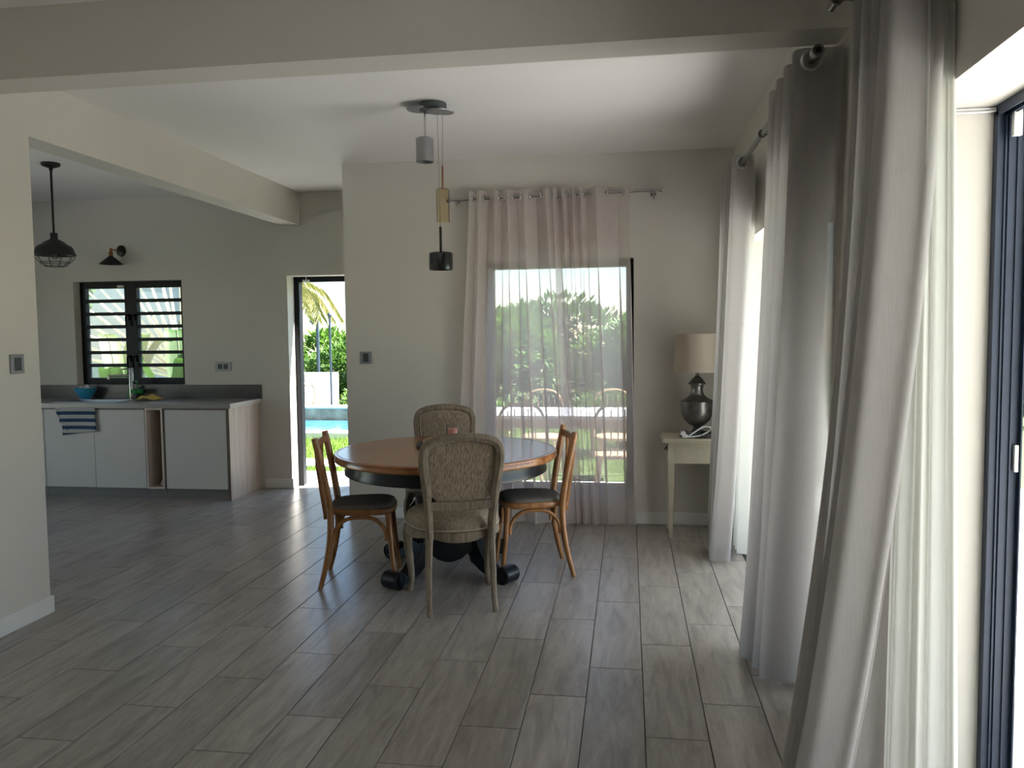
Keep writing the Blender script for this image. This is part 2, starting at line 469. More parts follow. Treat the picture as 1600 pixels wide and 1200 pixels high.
# ------------------------------------------------------------------ ceiling, beams, walls
struct('ceiling', 'white plastered ceiling over dining room and kitchen', 'ceiling', MB().box(XKL-.2, XO, YF-.2, 8.03, H, H+.12), M_ceil)
tag(MB().box(XKL-.6, 4.15, YF-.6, 8.06, H+.125, H+.34).build('roof_slab', M_ext, smooth=False), 'flat roof slab with an unseen overhang lengthened to shade the terrace', 'roof', kind='structure')  # unseen overhang depth is set to cut sun and bounce at the doors
struct('trim_1', 'plastered ceiling beam running across the room near the camera', 'beam', MB().box(XL, XR, 3.248, 3.436, 2.728, H), M_wall)
struct('trim_2', 'plastered beam over the opening between dining room and kitchen', 'beam', MB().box(XL-.19, XL, YE, YK, 2.705, H), M_wall)
struct('wall_left', 'plain cream wall with the light switch on the left', 'wall', MB().box(XL-.19, XL, YF, YE, 0, H), M_wall)
struct('wall_back', 'cream wall behind the dining table with the curtained window', 'wall',
    MB().box(XC, -1.19, YB, YB+.2, 0, H).box(.045, XO, YB, YB+.2, 0, H).box(-1.19, .045, YB, YB+.2, 0, .24).box(-1.19, .045, YB, YB+.2, 2.19, H)
    .box(XC, XC+.2, YB+.2, 8.03, 0, H), M_wall)
KX0, KX1, KZ0, KZ1 = -5.862, -4.617, 1.08, 2.18
DX0, DX1 = -3.457, -2.55
struct('wall_kitchen', 'shaded grey-beige kitchen wall with barred window and garden doorway', 'wall',
    MB().box(XKL, KX0, YK, 8.03, 0, H).box(KX0, KX1, YK, 8.03, 0, KZ0).box(KX0, KX1, YK, 8.03, KZ1, H).box(KX1, DX0, YK, 8.03, 0, H)
    .box(DX0, DX1, YK, 8.03, 2.195, H).box(DX1, XC, YK, 8.03, 0, H), M_wall)
struct('wall_kitchen_side', 'far side wall of the kitchen with an unseen opening added for light', 'wall', MB().box(XKL-.2, XKL, YKF, 3.6, 0, H).box(XKL-.2, XKL, 5.9, 8.03, 0, H).box(XKL-.2, XKL, 3.6, 5.9, 2.3, H).box(XKL, XL-.19, YKF-.15, YKF, 0, H), M_wall)  # side opening is added out of view to brighten the kitchen
NO0, NO1, FO0, FO1 = 1.15, 2.525, 3.45, 5.94
struct('wall_right', 'cream wall on the right with two tall terrace door openings', 'wall',
    MB().box(XR, XO, YF, NO0, 0, H).box(XR, XO, NO0, NO1, HD, H).box(XR, XO, NO1, FO0, 0, H).box(XR, XO, FO0, FO1, HD, H).box(XR, XO, FO1, YB, 0, H), M_wall)
struct('wall_front', 'plain cream wall behind the camera', 'wall', MB().box(XL, XR, YF-.2, YF, 0, H), M_wall)
# baseboards
BH = .10
def board(name, label, mb): return struct(name, label, 'baseboard', mb, M_trim, bevel=.004)
board('baseboard_left', 'white baseboard along the left wall', MB().box(XL, XL+.015, YF, YE+.015, 0, BH).box(XL-.19, XL, YE, YE+.015, 0, BH))
board('baseboard_back', 'white baseboard along the wall behind the dining table', MB().box(XC, XR, YB-.015, YB, 0, BH))
board('baseboard_kitchen', 'short white baseboard between kitchen cabinets and garden doorway', MB().box(-3.75, DX0+.015, YK-.015, YK, 0, BH).box(DX0, DX0+.015, YK-.015, 7.90, 0, BH))
board('baseboard_right', 'white baseboard on the pier between the terrace doors', MB().box(XR-.015, XR, NO1, FO0, 0, BH))

# ------------------------------------------------------------------ windows and doors
def frame_rect(mb, x0, x1, z0, z1, y0, y1, w):
    mb.box(x0, x1, y0, y1, z1-w, z1); mb.box(x0, x1, y0, y1, z0, z0+w)
    mb.box(x0, x0+w, y0, y1, z0+w, z1-w); mb.box(x1-w, x1, y0, y1, z0+w, z1-w)
    return mb
w1 = thing('window_1', 'black two-sash kitchen window with horizontal bars above the sink', 'window', (0,0,0), kind='structure')
frame_rect(MB(), KX0, KX1, KZ0, KZ1, 7.885, 7.965, .022).build('window_frame', M_black, w1, .003)
KXM = -5.262
for (a, b, hs) in ((KX0+.022, KXM, 1), (KXM, KX1-.022, -1)):
    s = frame_rect(MB(), a, b, KZ0+.022, KZ1-.022, 7.875, 7.935, .048).box(*((b-.07, b) if hs > 0 else (a, a+.07)), 7.872, 7.932, KZ0+.022, KZ1-.022).build('sash', M_black, w1)
    n = 7; z0, z1 = KZ0+.066, KZ1-.066; step = (z1-z0)/n
    pa, pb = (a+.048, b-.07) if hs > 0 else (a+.07, b-.048)
    for k in range(1, n):
        z = z0+step*k
        MB().box(pa, pb, 7.88, 7.93, z-.018, z+.018).build('glazing_bar', M_black, s, .002)
    for k in range(n):
        MB().box(pa, pb, 7.903, 7.908, z0+step*k+.012, z0+step*(k+1)-.012).build('pane', M_glass, s, smooth=False)
    hx = b-.034 if hs > 0 else a+.036
    for hz in (1.80, 1.36):
        hh = MB(); hh.box(hx-.012, hx+.012, 7.858, 7.874, hz-.035, hz+.035)
        hh.tube(bez([(hx, 7.862, hz+.02), (hx, 7.832, hz+.012), (hx, 7.827, hz-.02), (hx, 7.83, hz-.10)], 10), .009, 8)
        hh.build('handle', M_black, s)
tag(MB().box(-5.40, -5.33, 7.85, 7.872, 2.115, 2.14).build('contact_sensor', M_white, None, .003), 'tiny white alarm sensor at the top of the kitchen window', 'sensor')

w2 = thing('window_2', 'tall black-framed window behind the sheer curtains', 'window', (0,0,0), kind='structure')
frame_rect(MB(), -1.19, .045, .24, 2.19, 6.70, 6.77, .062).build('window_frame', M_black, w2, .003)
MB().box(-1.13, -.015, 6.733, 6.739, .30, 2.13).build('pane', M_glass, w2, smooth=False)
MB().box(-1.19, .045, YB+.0, 6.70, .236, .246).build('window_sill', M_trim, w2, smooth=False)

d1 = thing('door_1', 'black metal frame of the open garden doorway beside the kitchen', 'door', (0,0,0), kind='structure')
MB().box(DX0, DX0+.055, 7.95, 8.03, 0, 2.195).box(DX1-.055, DX1, 7.95, 8.03, 0, 2.195).box(DX0+.055, DX1-.055, 7.95, 8.03, 2.14, 2.195).build('door_frame', M_black, d1, .003)
MB().box(DX0, DX1, 7.96, 8.03, -.03, .002).build('threshold', M_sill, d1, smooth=False)
tag(MB().box(-3.35, -3.28, 7.925, 7.949, 2.138, 2.162).box(-3.32, -3.312, 7.935, 7.949, 2.162, 2.19).build('contact_sensor', M_white, None, .002), 'tiny white alarm sensor at the top of the garden doorway', 'sensor')

def slide_frame(name, label, y0, y1, xs=1.047):
    d = thing(name, label, 'door', (0,0,0), kind='structure')
    for (yy, sgn) in ((y1, -1), (y0, 1)):
        ya, yb = sorted((yy, yy+sgn*.012))
        MB().box(xs, 1.138, ya, yb, 0, HD-.012).build('jamb', M_navy, d, smooth=False)
        for k, x in enumerate((xs, xs+.026, xs+.036, xs+.060, xs+.085)):
            ya, yb = sorted((yy+sgn*.012, yy+sgn*(.030 if k in (0, 4) else .018)))
            MB().box(x, x+.004, ya, yb, 0, HD-.012).build('track_rib', M_navy, d, smooth=False)
    MB().box(xs, 1.138, y0, y1, HD-.012, HD).build('head_track', M_navy, d, smooth=False)
    for x in (xs, xs+.026, xs+.036, xs+.060, xs+.085):
        MB().box(x, x+.004, y0+.012, y1-.012, HD-.03, HD-.012).build('head_rib', M_navy, d, smooth=False)
    MB().box(XR, xs, y0, y1, -.03, 0).build('door_sill', M_sill, d, smooth=False)
    MB().box(xs, XO, y0, y1, -.03, .004).build('floor_track', M_navy, d, smooth=False)
    return d
d2 = slide_frame('door_2', 'dark blue-black sliding door frame beside the nearest curtain', NO0, NO1)
MB().box(1.118, 1.130, 2.499, 2.513, 1.16, 1.24).build('lock_keep', M_white, d2, .002)
d3 = slide_frame('door_3', 'dark sliding door frame of the farther terrace opening', FO0, FO1)
ch = MB().box(.797, .804, FO0, FO1, -.004, .003).box(.804, .826, FO0, FO1, -.004, .0012).box(.826, .832, FO0, FO1, -.004, .003)
ch.build('floor_channel', M_black, d3, smooth=False)

# alarm sensor with cable by the near door
cs = thing('door_sensor', 'white alarm sensor box hanging by its cable at top of the near sliding door', 'sensor', (1.09, 2.478, 2.17))
MB().box(-.012, .012, -.008, .008, -.045, .045).build('housing', M_white, cs, .002)
for dz in (.0, .009):
    MB().tube([Vector(q)-Vector((1.09, 2.478, 2.17)) for q in bez([(.84, 2.516-dz*.4, 2.214-dz), (1.03, 2.516-dz*.4, 2.214-dz), (1.055, 2.50, 2.212), (1.078, 2.482, 2.225-dz), (1.092, 2.478, 2.21-dz*.5)], 20)], .0035, 6).build('cable', M_cable, cs)

# ------------------------------------------------------------------ switches
def plate(name, label, cx, cz, y, w, h, rockers, xface=None):
    t = thing(name, label, 'switch' if name != 'wall_socket' else 'socket', (cx, y, cz) if xface is None else (xface, y, cz), 0 if xface is None else PI/2)
    MB().box(-w/2, w/2, -.010, 0, -h/2, h/2).build('plate', M_swp, t, .003)
    for k in range(rockers):
        x = (k-(rockers-1)/2)*.062
        MB().box(x-.024, x+.024, -.014, -.010, -.026 if rockers > 1 else -.036, .026 if rockers > 1 else .036).build('rocker' if name != 'wall_socket' else 'module', M_swb, t, .002)
    return t
plate('light_switch', 'steel light switch on the left wall', 0, 1.443, 3.905, .098, .105, 1, XL)
plate('light_switch', 'steel light switch on the wall between doorway and curtained window', -2.232, 1.388, YB, .105, .105, 1)
plate('wall_socket', 'double steel socket on the kitchen wall right of the window', -4.181, 1.271, YK, .175, .095, 2)

# ------------------------------------------------------------------ round dining table
TX, TY, TZ = -1.205, 5.17, .815
tb = thing('dining_table', 'large round wooden dining table with black scroll-footed pedestal', 'table', (TX, TY, 0))
R = .737
o = MB().lathe([(0, TZ-.05), (R-.02, TZ-.05), (R-.006, TZ-.048), (R, TZ-.04), (R-.001, TZ-.022), (R-.004, TZ-.016), (R, TZ-.012), (R, TZ-.007), (R-.006, TZ-.001), (R-.02, TZ-.0002), (R-.022, TZ-.0022), (R-.026, TZ-.0022), (R-.028, TZ), (0, TZ)], n=96).build('tabletop', M_top, tb, angle=25)
o.rotation_euler = (0, 0, math.radians(70))
MB().lathe([(R-.075, TZ-.05), (R-.072, TZ-.10), (R-.066, TZ-.115), (R-.066, TZ-.135), (R-.075, TZ-.14), (R-.10, TZ-.14), (R-.10, TZ-.05)], n=72).build('apron', M_lacq, tb, angle=25)
col = []
for r, z in ((.13,.20),(.15,.215),(.15,.26),(.115,.28),(.10,.34),(.085,.42),(.10,.52),(.13,.58),(.16,.62),(.20,.66),(.20,.68)): col.append((r, z))
MB().lathe(col, n=8).build('column', M_lacq, tb, .004, angle=25)
sk = []   # shaped skirt block between the legs
pan = [(p.x, p.y) for p in bez([(-.25,.27,0),(-.20,.235,0),(-.165,.17,0),(-.115,.155,0),(-.075,.125,0),(0,.105,0),(.075,.125,0),(.115,.155,0),(.165,.17,0),(.20,.235,0),(.25,.27,0)], 40)]+[(.25,.40),(.19,.47),(-.19,.47),(-.25,.40)]
for k in range(4):
    th = math.radians(-74+90*k)
    MB().prism(pan, lambda a, b, t, th=th: (t*math.cos(th)-a*math.sin(th), t*math.sin(th)+a*math.cos(th), b), .165, .21).build('base_panel', M_lacq, tb, .004)
top = [(.06,.50),(.16,.47),(.235,.36),(.29,.235),(.35,.13),(.42,.075),(.49,.055)]
bot = [(.49,.012),(.40,.018),(.32,.05),(.265,.085),(.235,.10),(.225,.135),(.205,.16),(.19,.21),(.14,.245),(.06,.25)]
prof = [(p.x, p.y) for p in bez([(a, b, 0) for a, b in top], 20)]+[(p.x, p.y) for p in bez([(a, b, 0) for a, b in bot], 24)]
for k in range(4):
    th = math.radians(-119+90*k)
    def fn(a, b, t, th=th): return (a*math.cos(th)-t*math.sin(th), a*math.sin(th)+t*math.cos(th), b)
    lg = MB().prism(prof, fn, -.045, .045).build('leg', M_lacq, tb, .006)
    s = MB()
    sp = []
    for q in range(40):
        an = -PI/2+q/39*PI*2.6; rr = .056-.034*q/39
        sp.append((.505+rr*math.cos(an), .066+.0+rr*math.sin(an)))
    s.prism([(.505+.054*math.cos(2*PI*q/28), .0545+.054*math.sin(2*PI*q/28)) for q in range(28)], fn, -.056, .056)
    for sg in (-1, 1):
        s.tube([fn(a, min(b, .112)-.008, sg*.058) for a, b in sp], .006, 6)
    s.build('scroll_foot', M_lacq, lg, .004)

# ------------------------------------------------------------------ bentwood chairs
def bentwood(label, loc, rz):
    t = thing('bentwood_chair', label, 'chair', loc, rz, 'slat-back bentwood chairs at the dining table')
    for s in (-1, 1):
        MB().tube(bez([(s*.212,-.245,0),(s*.204,-.212,.13),(s*.192,-.182,.30),(s*.184,-.176,.46),(s*.189,-.196,.62),(s*.199,-.228,.80),(s*.210,-.258,.945)], 28), [.0155+.007*min(1, i/14) for i in range(24)]+[.0225-.002*i/5 for i in range(5)], 12).build('rear_leg', M_bent, t)
        MB().tube(bez([(s*.205,.225,0),(s*.192,.205,.18),(s*.178,.188,.36),(s*.174,.182,.462)], 16), [.0135+.007*i/16 for i in range(17)], 12).build('front_leg', M_bent, t)
    def ring(sc_, z, ex=3.2):
        out = []
        for k in range(48):
            a = 2*PI*k/48; ca, sa = math.cos(a), math.sin(a)
            x = abs(ca)**(2/ex)*math.copysign(1, ca); y = abs(sa)**(2/ex)*math.copysign(1, sa)
            w = lerp(.185, .222, (y+1)/2)
            out.append((x*w*sc_, y*.215*sc_+.012, z))
        return out
    seat = MB().loft([ring(.97,.452), ring(1.0,.458), ring(1.0,.484), ring(.975,.49), ring(.90,.49)]).build('seat', M_bent, t, angle=50)
    MB().loft([ring(.93,.488), ring(.945,.496), ring(.93,.506), ring(.86,.514), ring(.70,.519), ring(.4,.521), ring(.1,.521)]).build('seat_pad', M_seatgrey, seat, angle=60)
    # top rail, slightly bowed back
    tr = MB(); rows = []
    for i in range(13):
        u = i/12*2-1; x = u*.206; yb = -.247-.020*(1-u*u)
        rows.append([(x, yb-.010, .872), (x, yb+.010, .872), (x, yb+.004, .915), (x, yb-.016, .915)])
    tr.loft(rows).build('top_rail', M_bent, t, .004)
    for x in (-.095, 0, .095):
        bow = -.018*(1-(x/.196)**2)
        rows = []
        for p in bez([(x*1.1,-.250+bow,.885),(x*1.06,-.250+bow,.78),(x,-.240+bow*.8,.66),(x,-.229+bow*.4,.54),(x,-.222,.45),(x,-.220,.415)], 20):
            w, d = .0165, .010
            rows.append([(p.x-w,p.y-d,p.z),(p.x+w,p.y-d,p.z),(p.x+w,p.y+d,p.z),(p.x-w,p.y+d,p.z)])
        MB().loft(rows).build('back_slat', M_bent, t, .003)
    MB().box(-.17,.17,-.213,-.193,.452,.488).build('rear_rail', M_bent, t, .004)
    # bent braces
    def arch(a, b, name='brace'):
        A, B = Vector(a), Vector(b); pts = []
        for u, z in ((0,.285),(0,.33),(.08,.385),(.25,.428),(.5,.438),(.75,.428),(.92,.385),(1,.33),(1,.285)):
            p = A.lerp(B, u); pts.append((p.x, p.y, z))
        MB().tube(bez(pts, 32), .0125, 10).build(name, M_bent, t)
    for s in (-1, 1): arch((s*.187,-.158,0), (s*.180,.168,0))
    arch((-.165,.185,0), (.165,.185,0)); arch((-.175,-.185,0), (.175,-.185,0))
    return t
bentwood('honey bentwood chair left of the table beside the doorway, pushed under the top', (-1.717, 4.927, 0), math.radians(-76.9))
bentwood('honey bentwood chair right of the table in front of the sheer curtains', (-.642, 5.24, 0), math.radians(104.9))

# ------------------------------------------------------------------ upholstered chairs
def upholstered(label, loc, rz):
    t = thing('upholstered_chair', label, 'chair', loc, rz, 'oval-back linen chairs at the dining table')
    half = [(.200,.43),(.203,.52),(.209,.60),(.221,.70),(.234,.80),(.242,.88),(.238,.945),(.212,.992),(.16,1.020),(.085,1.034),(0,1.040)]
    hp = [(p.x, p.z) for p in bez([(a, 0, b) for a, b in half], 40)]
    yb = lambda z: -.215-.17*max(0, z-.46)
    def pt(x, z, dy=0): return (x, yb(z)+dy, z)
    # moulded frame: rectangular section swept along stile, top rail, stile
    path = [(x, z) for x, z in hp]+[(-x, z) for x, z in hp[::-1][1:]]
    rows = []
    for i, (x, z) in enumerate(path):
        a = path[max(i-1, 0)]; b = path[min(i+1, len(path)-1)]
        tx, tz = b[0]-a[0], b[1]-a[1]; L = math.hypot(tx, tz); nx, nz = -tz/L, tx/L   # points inwards
        w = .055 if z > .66 else .046
        rows.append([pt(x, z, -.008), pt(x+nx*.006, z+nz*.006, -.019), pt(x+nx*(w*.45), z+nz*(w*.45), -.024), pt(x+nx*w*.9, z+nz*w*.9, -.016), pt(x+nx*w, z+nz*w, -.004),
                     pt(x+nx*w, z+nz*w, .010), pt(x+nx*w*.5, z+nz*w*.5, .024), pt(x+nx*.004, z+nz*.004, .014)])
    MB().loft(rows).build('back_frame', M_oak, t, angle=30)
    lr = []
    for i in range(13):
        u = i/12*2-1; x = u*.176; dz = -.010*(1-u*u)
        lr.append([pt(x,.598+dz,-.018), pt(x,.598+dz,.018), pt(x,.650+dz,.016), pt(x,.650+dz,-.014)])
    MB().loft(lr).build('lower_rail', M_oak, t, .005)
    # upholstered panel, both faces pillowed
    ins = []
    for (x, z) in path:
        if z < .66: continue
        ins.append((x, z))
    loop = []
    for i, (x, z) in enumerate(ins):
        a = ins[max(i-1, 0)]; b = ins[min(i+1, len(ins)-1)]
        tx, tz = b[0]-a[0], b[1]-a[1]; L = math.hypot(tx, tz); loop.append((x-tz/L*.051, z+tx/L*.051))
    n0 = len(loop)
    for i in range(1, 10):
        u = i/10; loop.append((lerp(loop[n0-1][0], loop[0][0], u), .648-.010*math.sin(PI*u)))
    cx, cz = 0, .83
    for side, depth, nm in ((-1, .004, 'back_upholstery'), (1, .022, 'front_upholstery')):
        rws = []
        for r, dd in ((1, 0), (.96, .5), (.88, .8), (.7, .95), (.45, 1.0), (.2, 1.02), (.02, 1.02)):
            rws.append([pt(cx+(x-cx)*r, cz+(z-cz)*r, side*((.004 if side > 0 else -.003)+depth*dd)) for x, z in loop])
        MB().sheet(rws, True).build(nm, M_linen, t, angle=70)
    MB().tube([pt(x*.985, cz+(z-cz)*.985, .018) for x, z in loop], .0042, 6, closed=True).build('back_piping', M_pipe, t)
    # seat
    def ring(sc_, z, dy=0, wave=0):
        out = []
        for k in range(64):
            a = 2*PI*k/64; ca, sa = math.cos(a), math.sin(a); ex = 2.7
            x = abs(ca)**(2/ex)*math.copysign(1, ca); y = abs(sa)**(2/ex)*math.copysign(1, sa)
            w = lerp(.222, .302, (y+1)/2)+.014*math.sin(PI*(y+1)/2)
            zz = z+wave*(math.cos(4*a)*.5+.5) if wave else z
            out.append((x*w*sc_, y*.262*sc_+.03, zz))
        return out
    MB().loft([ring(.93,.425,0,-.022), ring(.985,.423,0,-.022), ring(1.0,.432,0,-.018), ring(.99,.446), ring(1.0,.458), ring(.97,.464), ring(.8,.464)]).build('seat_rail', M_oak, t, angle=40)
    cu = MB().loft([ring(.96,.462), ring(.985,.470), ring(.985,.492), ring(.955,.520), ring(.86,.543), ring(.65,.560), ring(.35,.568), ring(.05,.569)]).build('seat_cushion', M_linen, t, angle=70)
    MB().tube(ring(.988,.470), .0048, 6, closed=True).build('seat_piping', M_pipe, cu)
    # legs
    for s in (-1, 1):
        rows = []
        for i, p in enumerate(bez([(s*.178,-.212,.455),(s*.181,-.208,.36),(s*.186,-.212,.22),(s*.187,-.228,.09),(s*.188,-.262,0)], 16)):
            w = lerp(.024, .0165, min(1, i/13))
            rows.append([(p.x+w*math.cos(q*PI/4+PI/8), p.y+w*math.sin(q*PI/4+PI/8), p.z) for q in range(8)])
        MB().loft(rows).build('rear_leg', M_oak, t, angle=30)
        rows = []
        for i, p in enumerate(bez([(s*.238,.222,.455),(s*.252,.240,.38),(s*.256,.246,.31),(s*.244,.232,.18),(s*.238,.226,.09),(s*.246,.238,.035),(s*.252,.244,0)], 24)):
            w = [.030,.033,.034,.031,.028,.025,.022,.020,.019,.019,.021,.023,.019][min(12, i//2)]
            rows.append([(p.x+w*math.cos(q*PI/4+PI/8), p.y+w*math.sin(q*PI/4+PI/8), p.z) for q in range(8)])
        MB().loft(rows).build('front_leg', M_oak, t, angle=30)
    return t
fdir = Vector((-.364, .931))
upholstered('weathered wood and linen chair in front of the table with its back to the camera', (-.935-.364*.235, 4.348+.931*.235, 0), math.atan2(.364, .931))
upholstered('weathered wood and linen chair on the far side of the table behind the candle', (-1.355, 5.735, 0), PI+math.atan2(.20, .98))

# ------------------------------------------------------------------ things on the table
ls = thing('serving_stand', 'round wooden board on a dark slate disc at the centre of the table', 'tray', (-1.185, 5.33, TZ))
MB().lathe([(0,0),(.225,0),(.262,.010),(.265,.016),(.262,.022),(0,.022)], n=48).build('slate_disc', M_stone, ls)
MB().lathe([(0,.022),(.20,.022),(.215,.026),(.218,.036),(.214,.046),(.206,.049),(0,.049)], n=48).build('wooden_board', M_board, ls)
cj = thing('candle_jar', 'pink candle in a clear glass jar on the wooden board', 'candle', (-1.178, 5.25, TZ+.049))
MB().lathe([(0,.0),(.038,.0),(.040,.004),(.040,.105),(.0375,.105),(.0375,.006),(0,.006)], n=32).build('glass_jar', M_clearg, cj)
wx = MB().lathe([(0,.007),(.0368,.007),(.0368,.078),(.034,.082),(0,.082)], n=32).build('wax', M_candle, cj)
MB().cyl((0,0,.081), (.002,0,.095), .0012, n=6).build('wick', M_blackm, wx)

# ------------------------------------------------------------------ curtains
def smooth(a): return a*a*(3-2*a)
def fold_sheet(pfun, nu, nz, zt, zb, hem=0):
    rows = []
    for j in range(nz+1):
        t = j/nz
        row = []
        for i in range(nu+1):
            u = i/nu; x, y = pfun(u, t)
            z = lerp(zt, zb(u) if callable(zb) else zb, t)
            row.append((x, y, z))
        rows.append(row)
    return MB().sheet(rows)
def torus(mb, c, R_, r, axis, n=24):
    pts = []
    for k in range(n):
        a = 2*PI*k/n
        if axis == 'y': pts.append((c[0]+R_*math.cos(a), c[1], c[2]+R_*math.sin(a)))
        else: pts.append((c[0], c[1]+R_*math.cos(a), c[2]+R_*math.sin(a)))
    mb.tube(pts, r, 8, closed=True)
    return mb
# the rod and sheers of the back window
RY, RZ = YB-.105, 2.695
rod = thing('curtain_rod', 'brushed steel curtain rod above the back window', 'curtain rod', (-.6, RY, RZ))
MB().cyl((-.85,0,-.012), (.85,0,.012), .0125, n=16).build('pole', M_chrome, rod)
for s in (-1, 1):
    e = (s*.85, 0, s*.012)
    MB().lathe([(0,-.0),(.017,0),(.019,.008),(.019,.026),(.016,.03),(0,.03)], (e[0]-(0.03 if s < 0 else 0), 0, e[2]), 16, 'x').build('finial', M_chrome, rod)
    b = MB(); x = s*.80
    b.cyl((x, .104, -.0), (x, .097, -.0), .024, n=16); b.tube(bez([(x,.098,-.0),(x,.06,-.005),(x,.02,-.035),(x,0,-.018)], 10), .006, 8)
    b.cyl((x,0,-.016), (x,0,-.06), .008, n=10); b.box(x-.012, x+.012, -.018, .018, -.02+s*.011, -.012+s*.011)
    b.build('bracket', M_chrome, rod)
def sheer(label, knots, xb0, xb1, A, Ab, seed, zt=2.745, zb=.012):
    """knots: x of the fold crests along the rod, room side first, alternating"""
    cv = thing('sheer_curtain', label, 'curtain', (0,0,0), group='sheer curtains on the back window')
    n = len(knots)-1; rnd = random.Random(seed); wob = [rnd.uniform(-.25, .25) for _ in knots]; am = [rnd.uniform(.65, 1.15) for _ in knots]
    bx = [lerp(lerp(xb0, xb1, i/n), xb0+(xb1-xb0)*(knots[i]-knots[0])/(knots[-1]-knots[0]), .8)+.02*wob[i] for i in range(n+1)]
    def pf(u, t):
        a = u*n; i = min(int(a), n-1); f = a-i
        h = smooth(f); g_ = f-lerp(.5, 1.45+.5*am[i], min(1, t*2.5))*math.sin(2*PI*f)/(2*PI)
        x = lerp(lerp(knots[i], knots[i+1], g_), lerp(bx[i], bx[i+1], g_), t**1.2)
        s0 = -1 if i % 2 == 0 else 1
        amp = lerp(A, Ab*lerp(am[i], am[i+1], h), t)
        y = RY+amp*lerp(s0, -s0, h)+.015*t*math.sin(i*.9+seed)
        return x, y
    fold_sheet(pf, n*16, 26, zt, zb).build('fabric', M_sheer, cv, angle=80, fix=False)
    for k in range(n):
        x, y = pf((k+.5)/n, .02)
        torus(MB(), (x, RY, RZ+(x+.6)*.0141), .026, .005, 'x', 20).build('eyelet', M_eye, cv)
    return cv
def kx(p): return -1.29+(p-733)*.005215
sheer('left mauve-grey sheer curtain spread over most of the back window', [kx(p) for p in (735,743,751,762,776,784,796,808,821,838,855,871)], -1.44, -.38, .052, .055, 3)
sheer('right mauve-grey sheer curtain gathered in tight folds', [kx(p) for p in (866,875,882,889,896,903,909,916,932,965,982)], -.50, .055, .052, .05, 6)

# linen curtains on the right wall
RX, RZ2 = .70, 2.62
def rod_right(label, y0, y1, z, brackets, x=RX):
    rd = thing('curtain_rod', label, 'curtain rod', (x, y0, z))
    MB().cyl((0,0,0), (0,y1-y0,0), .0135, n=18).build('pole', M_steeld, rd)
    f = MB().lathe([(.0135,-.02),(.022,-.02),(.024,-.012),(.024,.02),(.019,.026),(.0135,.026)], (0,.0,0), 20, 'y'); f.build('finial', M_steeld, rd)
    MB().cyl((0,-.0205,0), (0,-.018,0), .0125, n=16).build('hollow_end_shade', M_black, rd)  # black disc paints the shade inside the open rod end
    for yy in brackets:
        b = MB(); d = XR-x; b.cyl((d-.006, yy-y0, .0), (d, yy-y0, .0), .030, n=20)
        b.tube([(d-.004, yy-y0, .012), (.01, yy-y0, .012)], .006, 8)
        b.tube(bez([(d-.004, yy-y0, -.02), (d-.04, yy-y0, -.022), (.03, yy-y0, -.004), (0, yy-y0, -.017)], 10), .005, 8)
        torus(b, (0, yy-y0, 0), .018, .005, 'y', 16); b.build('bracket', M_steeld, rd)
    return rd
rod_right('steel curtain rod on the right wall above the farther terrace door', 3.18, 5.98, RZ2, (3.36, 4.42, 5.75))
rod_right('steel curtain rod above the near terrace door, behind the nearest curtain', .9, 2.98, 2.70, (2.9, 1.1))
def linen(label, tp, bp, n, At, Ab, zt, zb, lining=None, edrift=2.0, eyerod=None, seed=1, rings=3):
    """tp/bp: u -> (x, y) of fold centre line at top / bottom"""
    cv = thing('linen_curtain', label, 'curtain', (0,0,0), group='linen curtains on the right wall')
    rnd = random.Random(seed); am = [rnd.uniform(.8, 1.15) for _ in range(n*2+3)]
    def pf(u, t):
        a = 2*PI*n*u; e = t**edrift
        x0, y0 = tp(u); x1, y1 = bp(u)
        k = int(a/PI); A = lerp(At, Ab*am[k], t)
        c = math.cos(a)
        c = math.copysign(abs(c)**.75, c)
        x = lerp(x0, x1, e)+A*c
        y = lerp(y0, y1, t**1.15)+.020*math.sin(2*a)*(1-.4*t)
        x += .010*math.sin(5*t+a*.5+seed)*t
        return x, y
    fold_sheet(pf, n*30, 40, zt, zb).build('fabric', M_curt, cv, angle=80, fix=False)
    def hf(u, t):
        x, y = pf(u, 1-.035*(1-t)); return x, y
    if eyerod:
        rx, rz = eyerod
        for k in range(rings):
            u = (k+.5)/(2*n); x, y = pf(u, .02)
            torus(MB(), (rx, y-.010, rz), .034, .0085, 'y', 28).build('eyelet', M_eye, cv)
    if lining:
        lf, lzt, lzb, ln = lining
        fold_sheet(lf, ln*24, 30, lzt, lzb).build('lining', M_lining, cv, angle=80, fix=False)
    return cv
# farther curtain, gathered at the far end of the farther door
def lin3(u, t):
    a = 2*PI*3*u
    return lerp(.775, .79, t)+.035*math.cos(a)*lerp(.6, 1.1, t), lerp(5.25, 5.62, t)+.30*u
linen('grey linen curtain gathered beside the lamp table at the far terrace door', lambda u: (.70, 5.10+.75*u), lambda u: (.615+.02*u, 5.50+.35*u), 4, .062, .068, 2.665, .008, (lin3, 2.60, .03, 3), 1.5, (RX, RZ2), 3, rings=1)
# middle curtain
def lin2(u, t):
    a = 2*PI*3*u
    return lerp(.775, .80, t)+.03*math.cos(a), lerp(3.34, 3.62, t)+.35*u
linen('grey linen curtain pooling on the floor between the two terrace doors', lambda u: (.724, 3.235+.70*u), lambda u: (.718-.09*u, 3.60+.46*u), 4, .086, .105, 2.668, lambda u: .006, None, 1.8, (RX, RZ2), 5, rings=1)
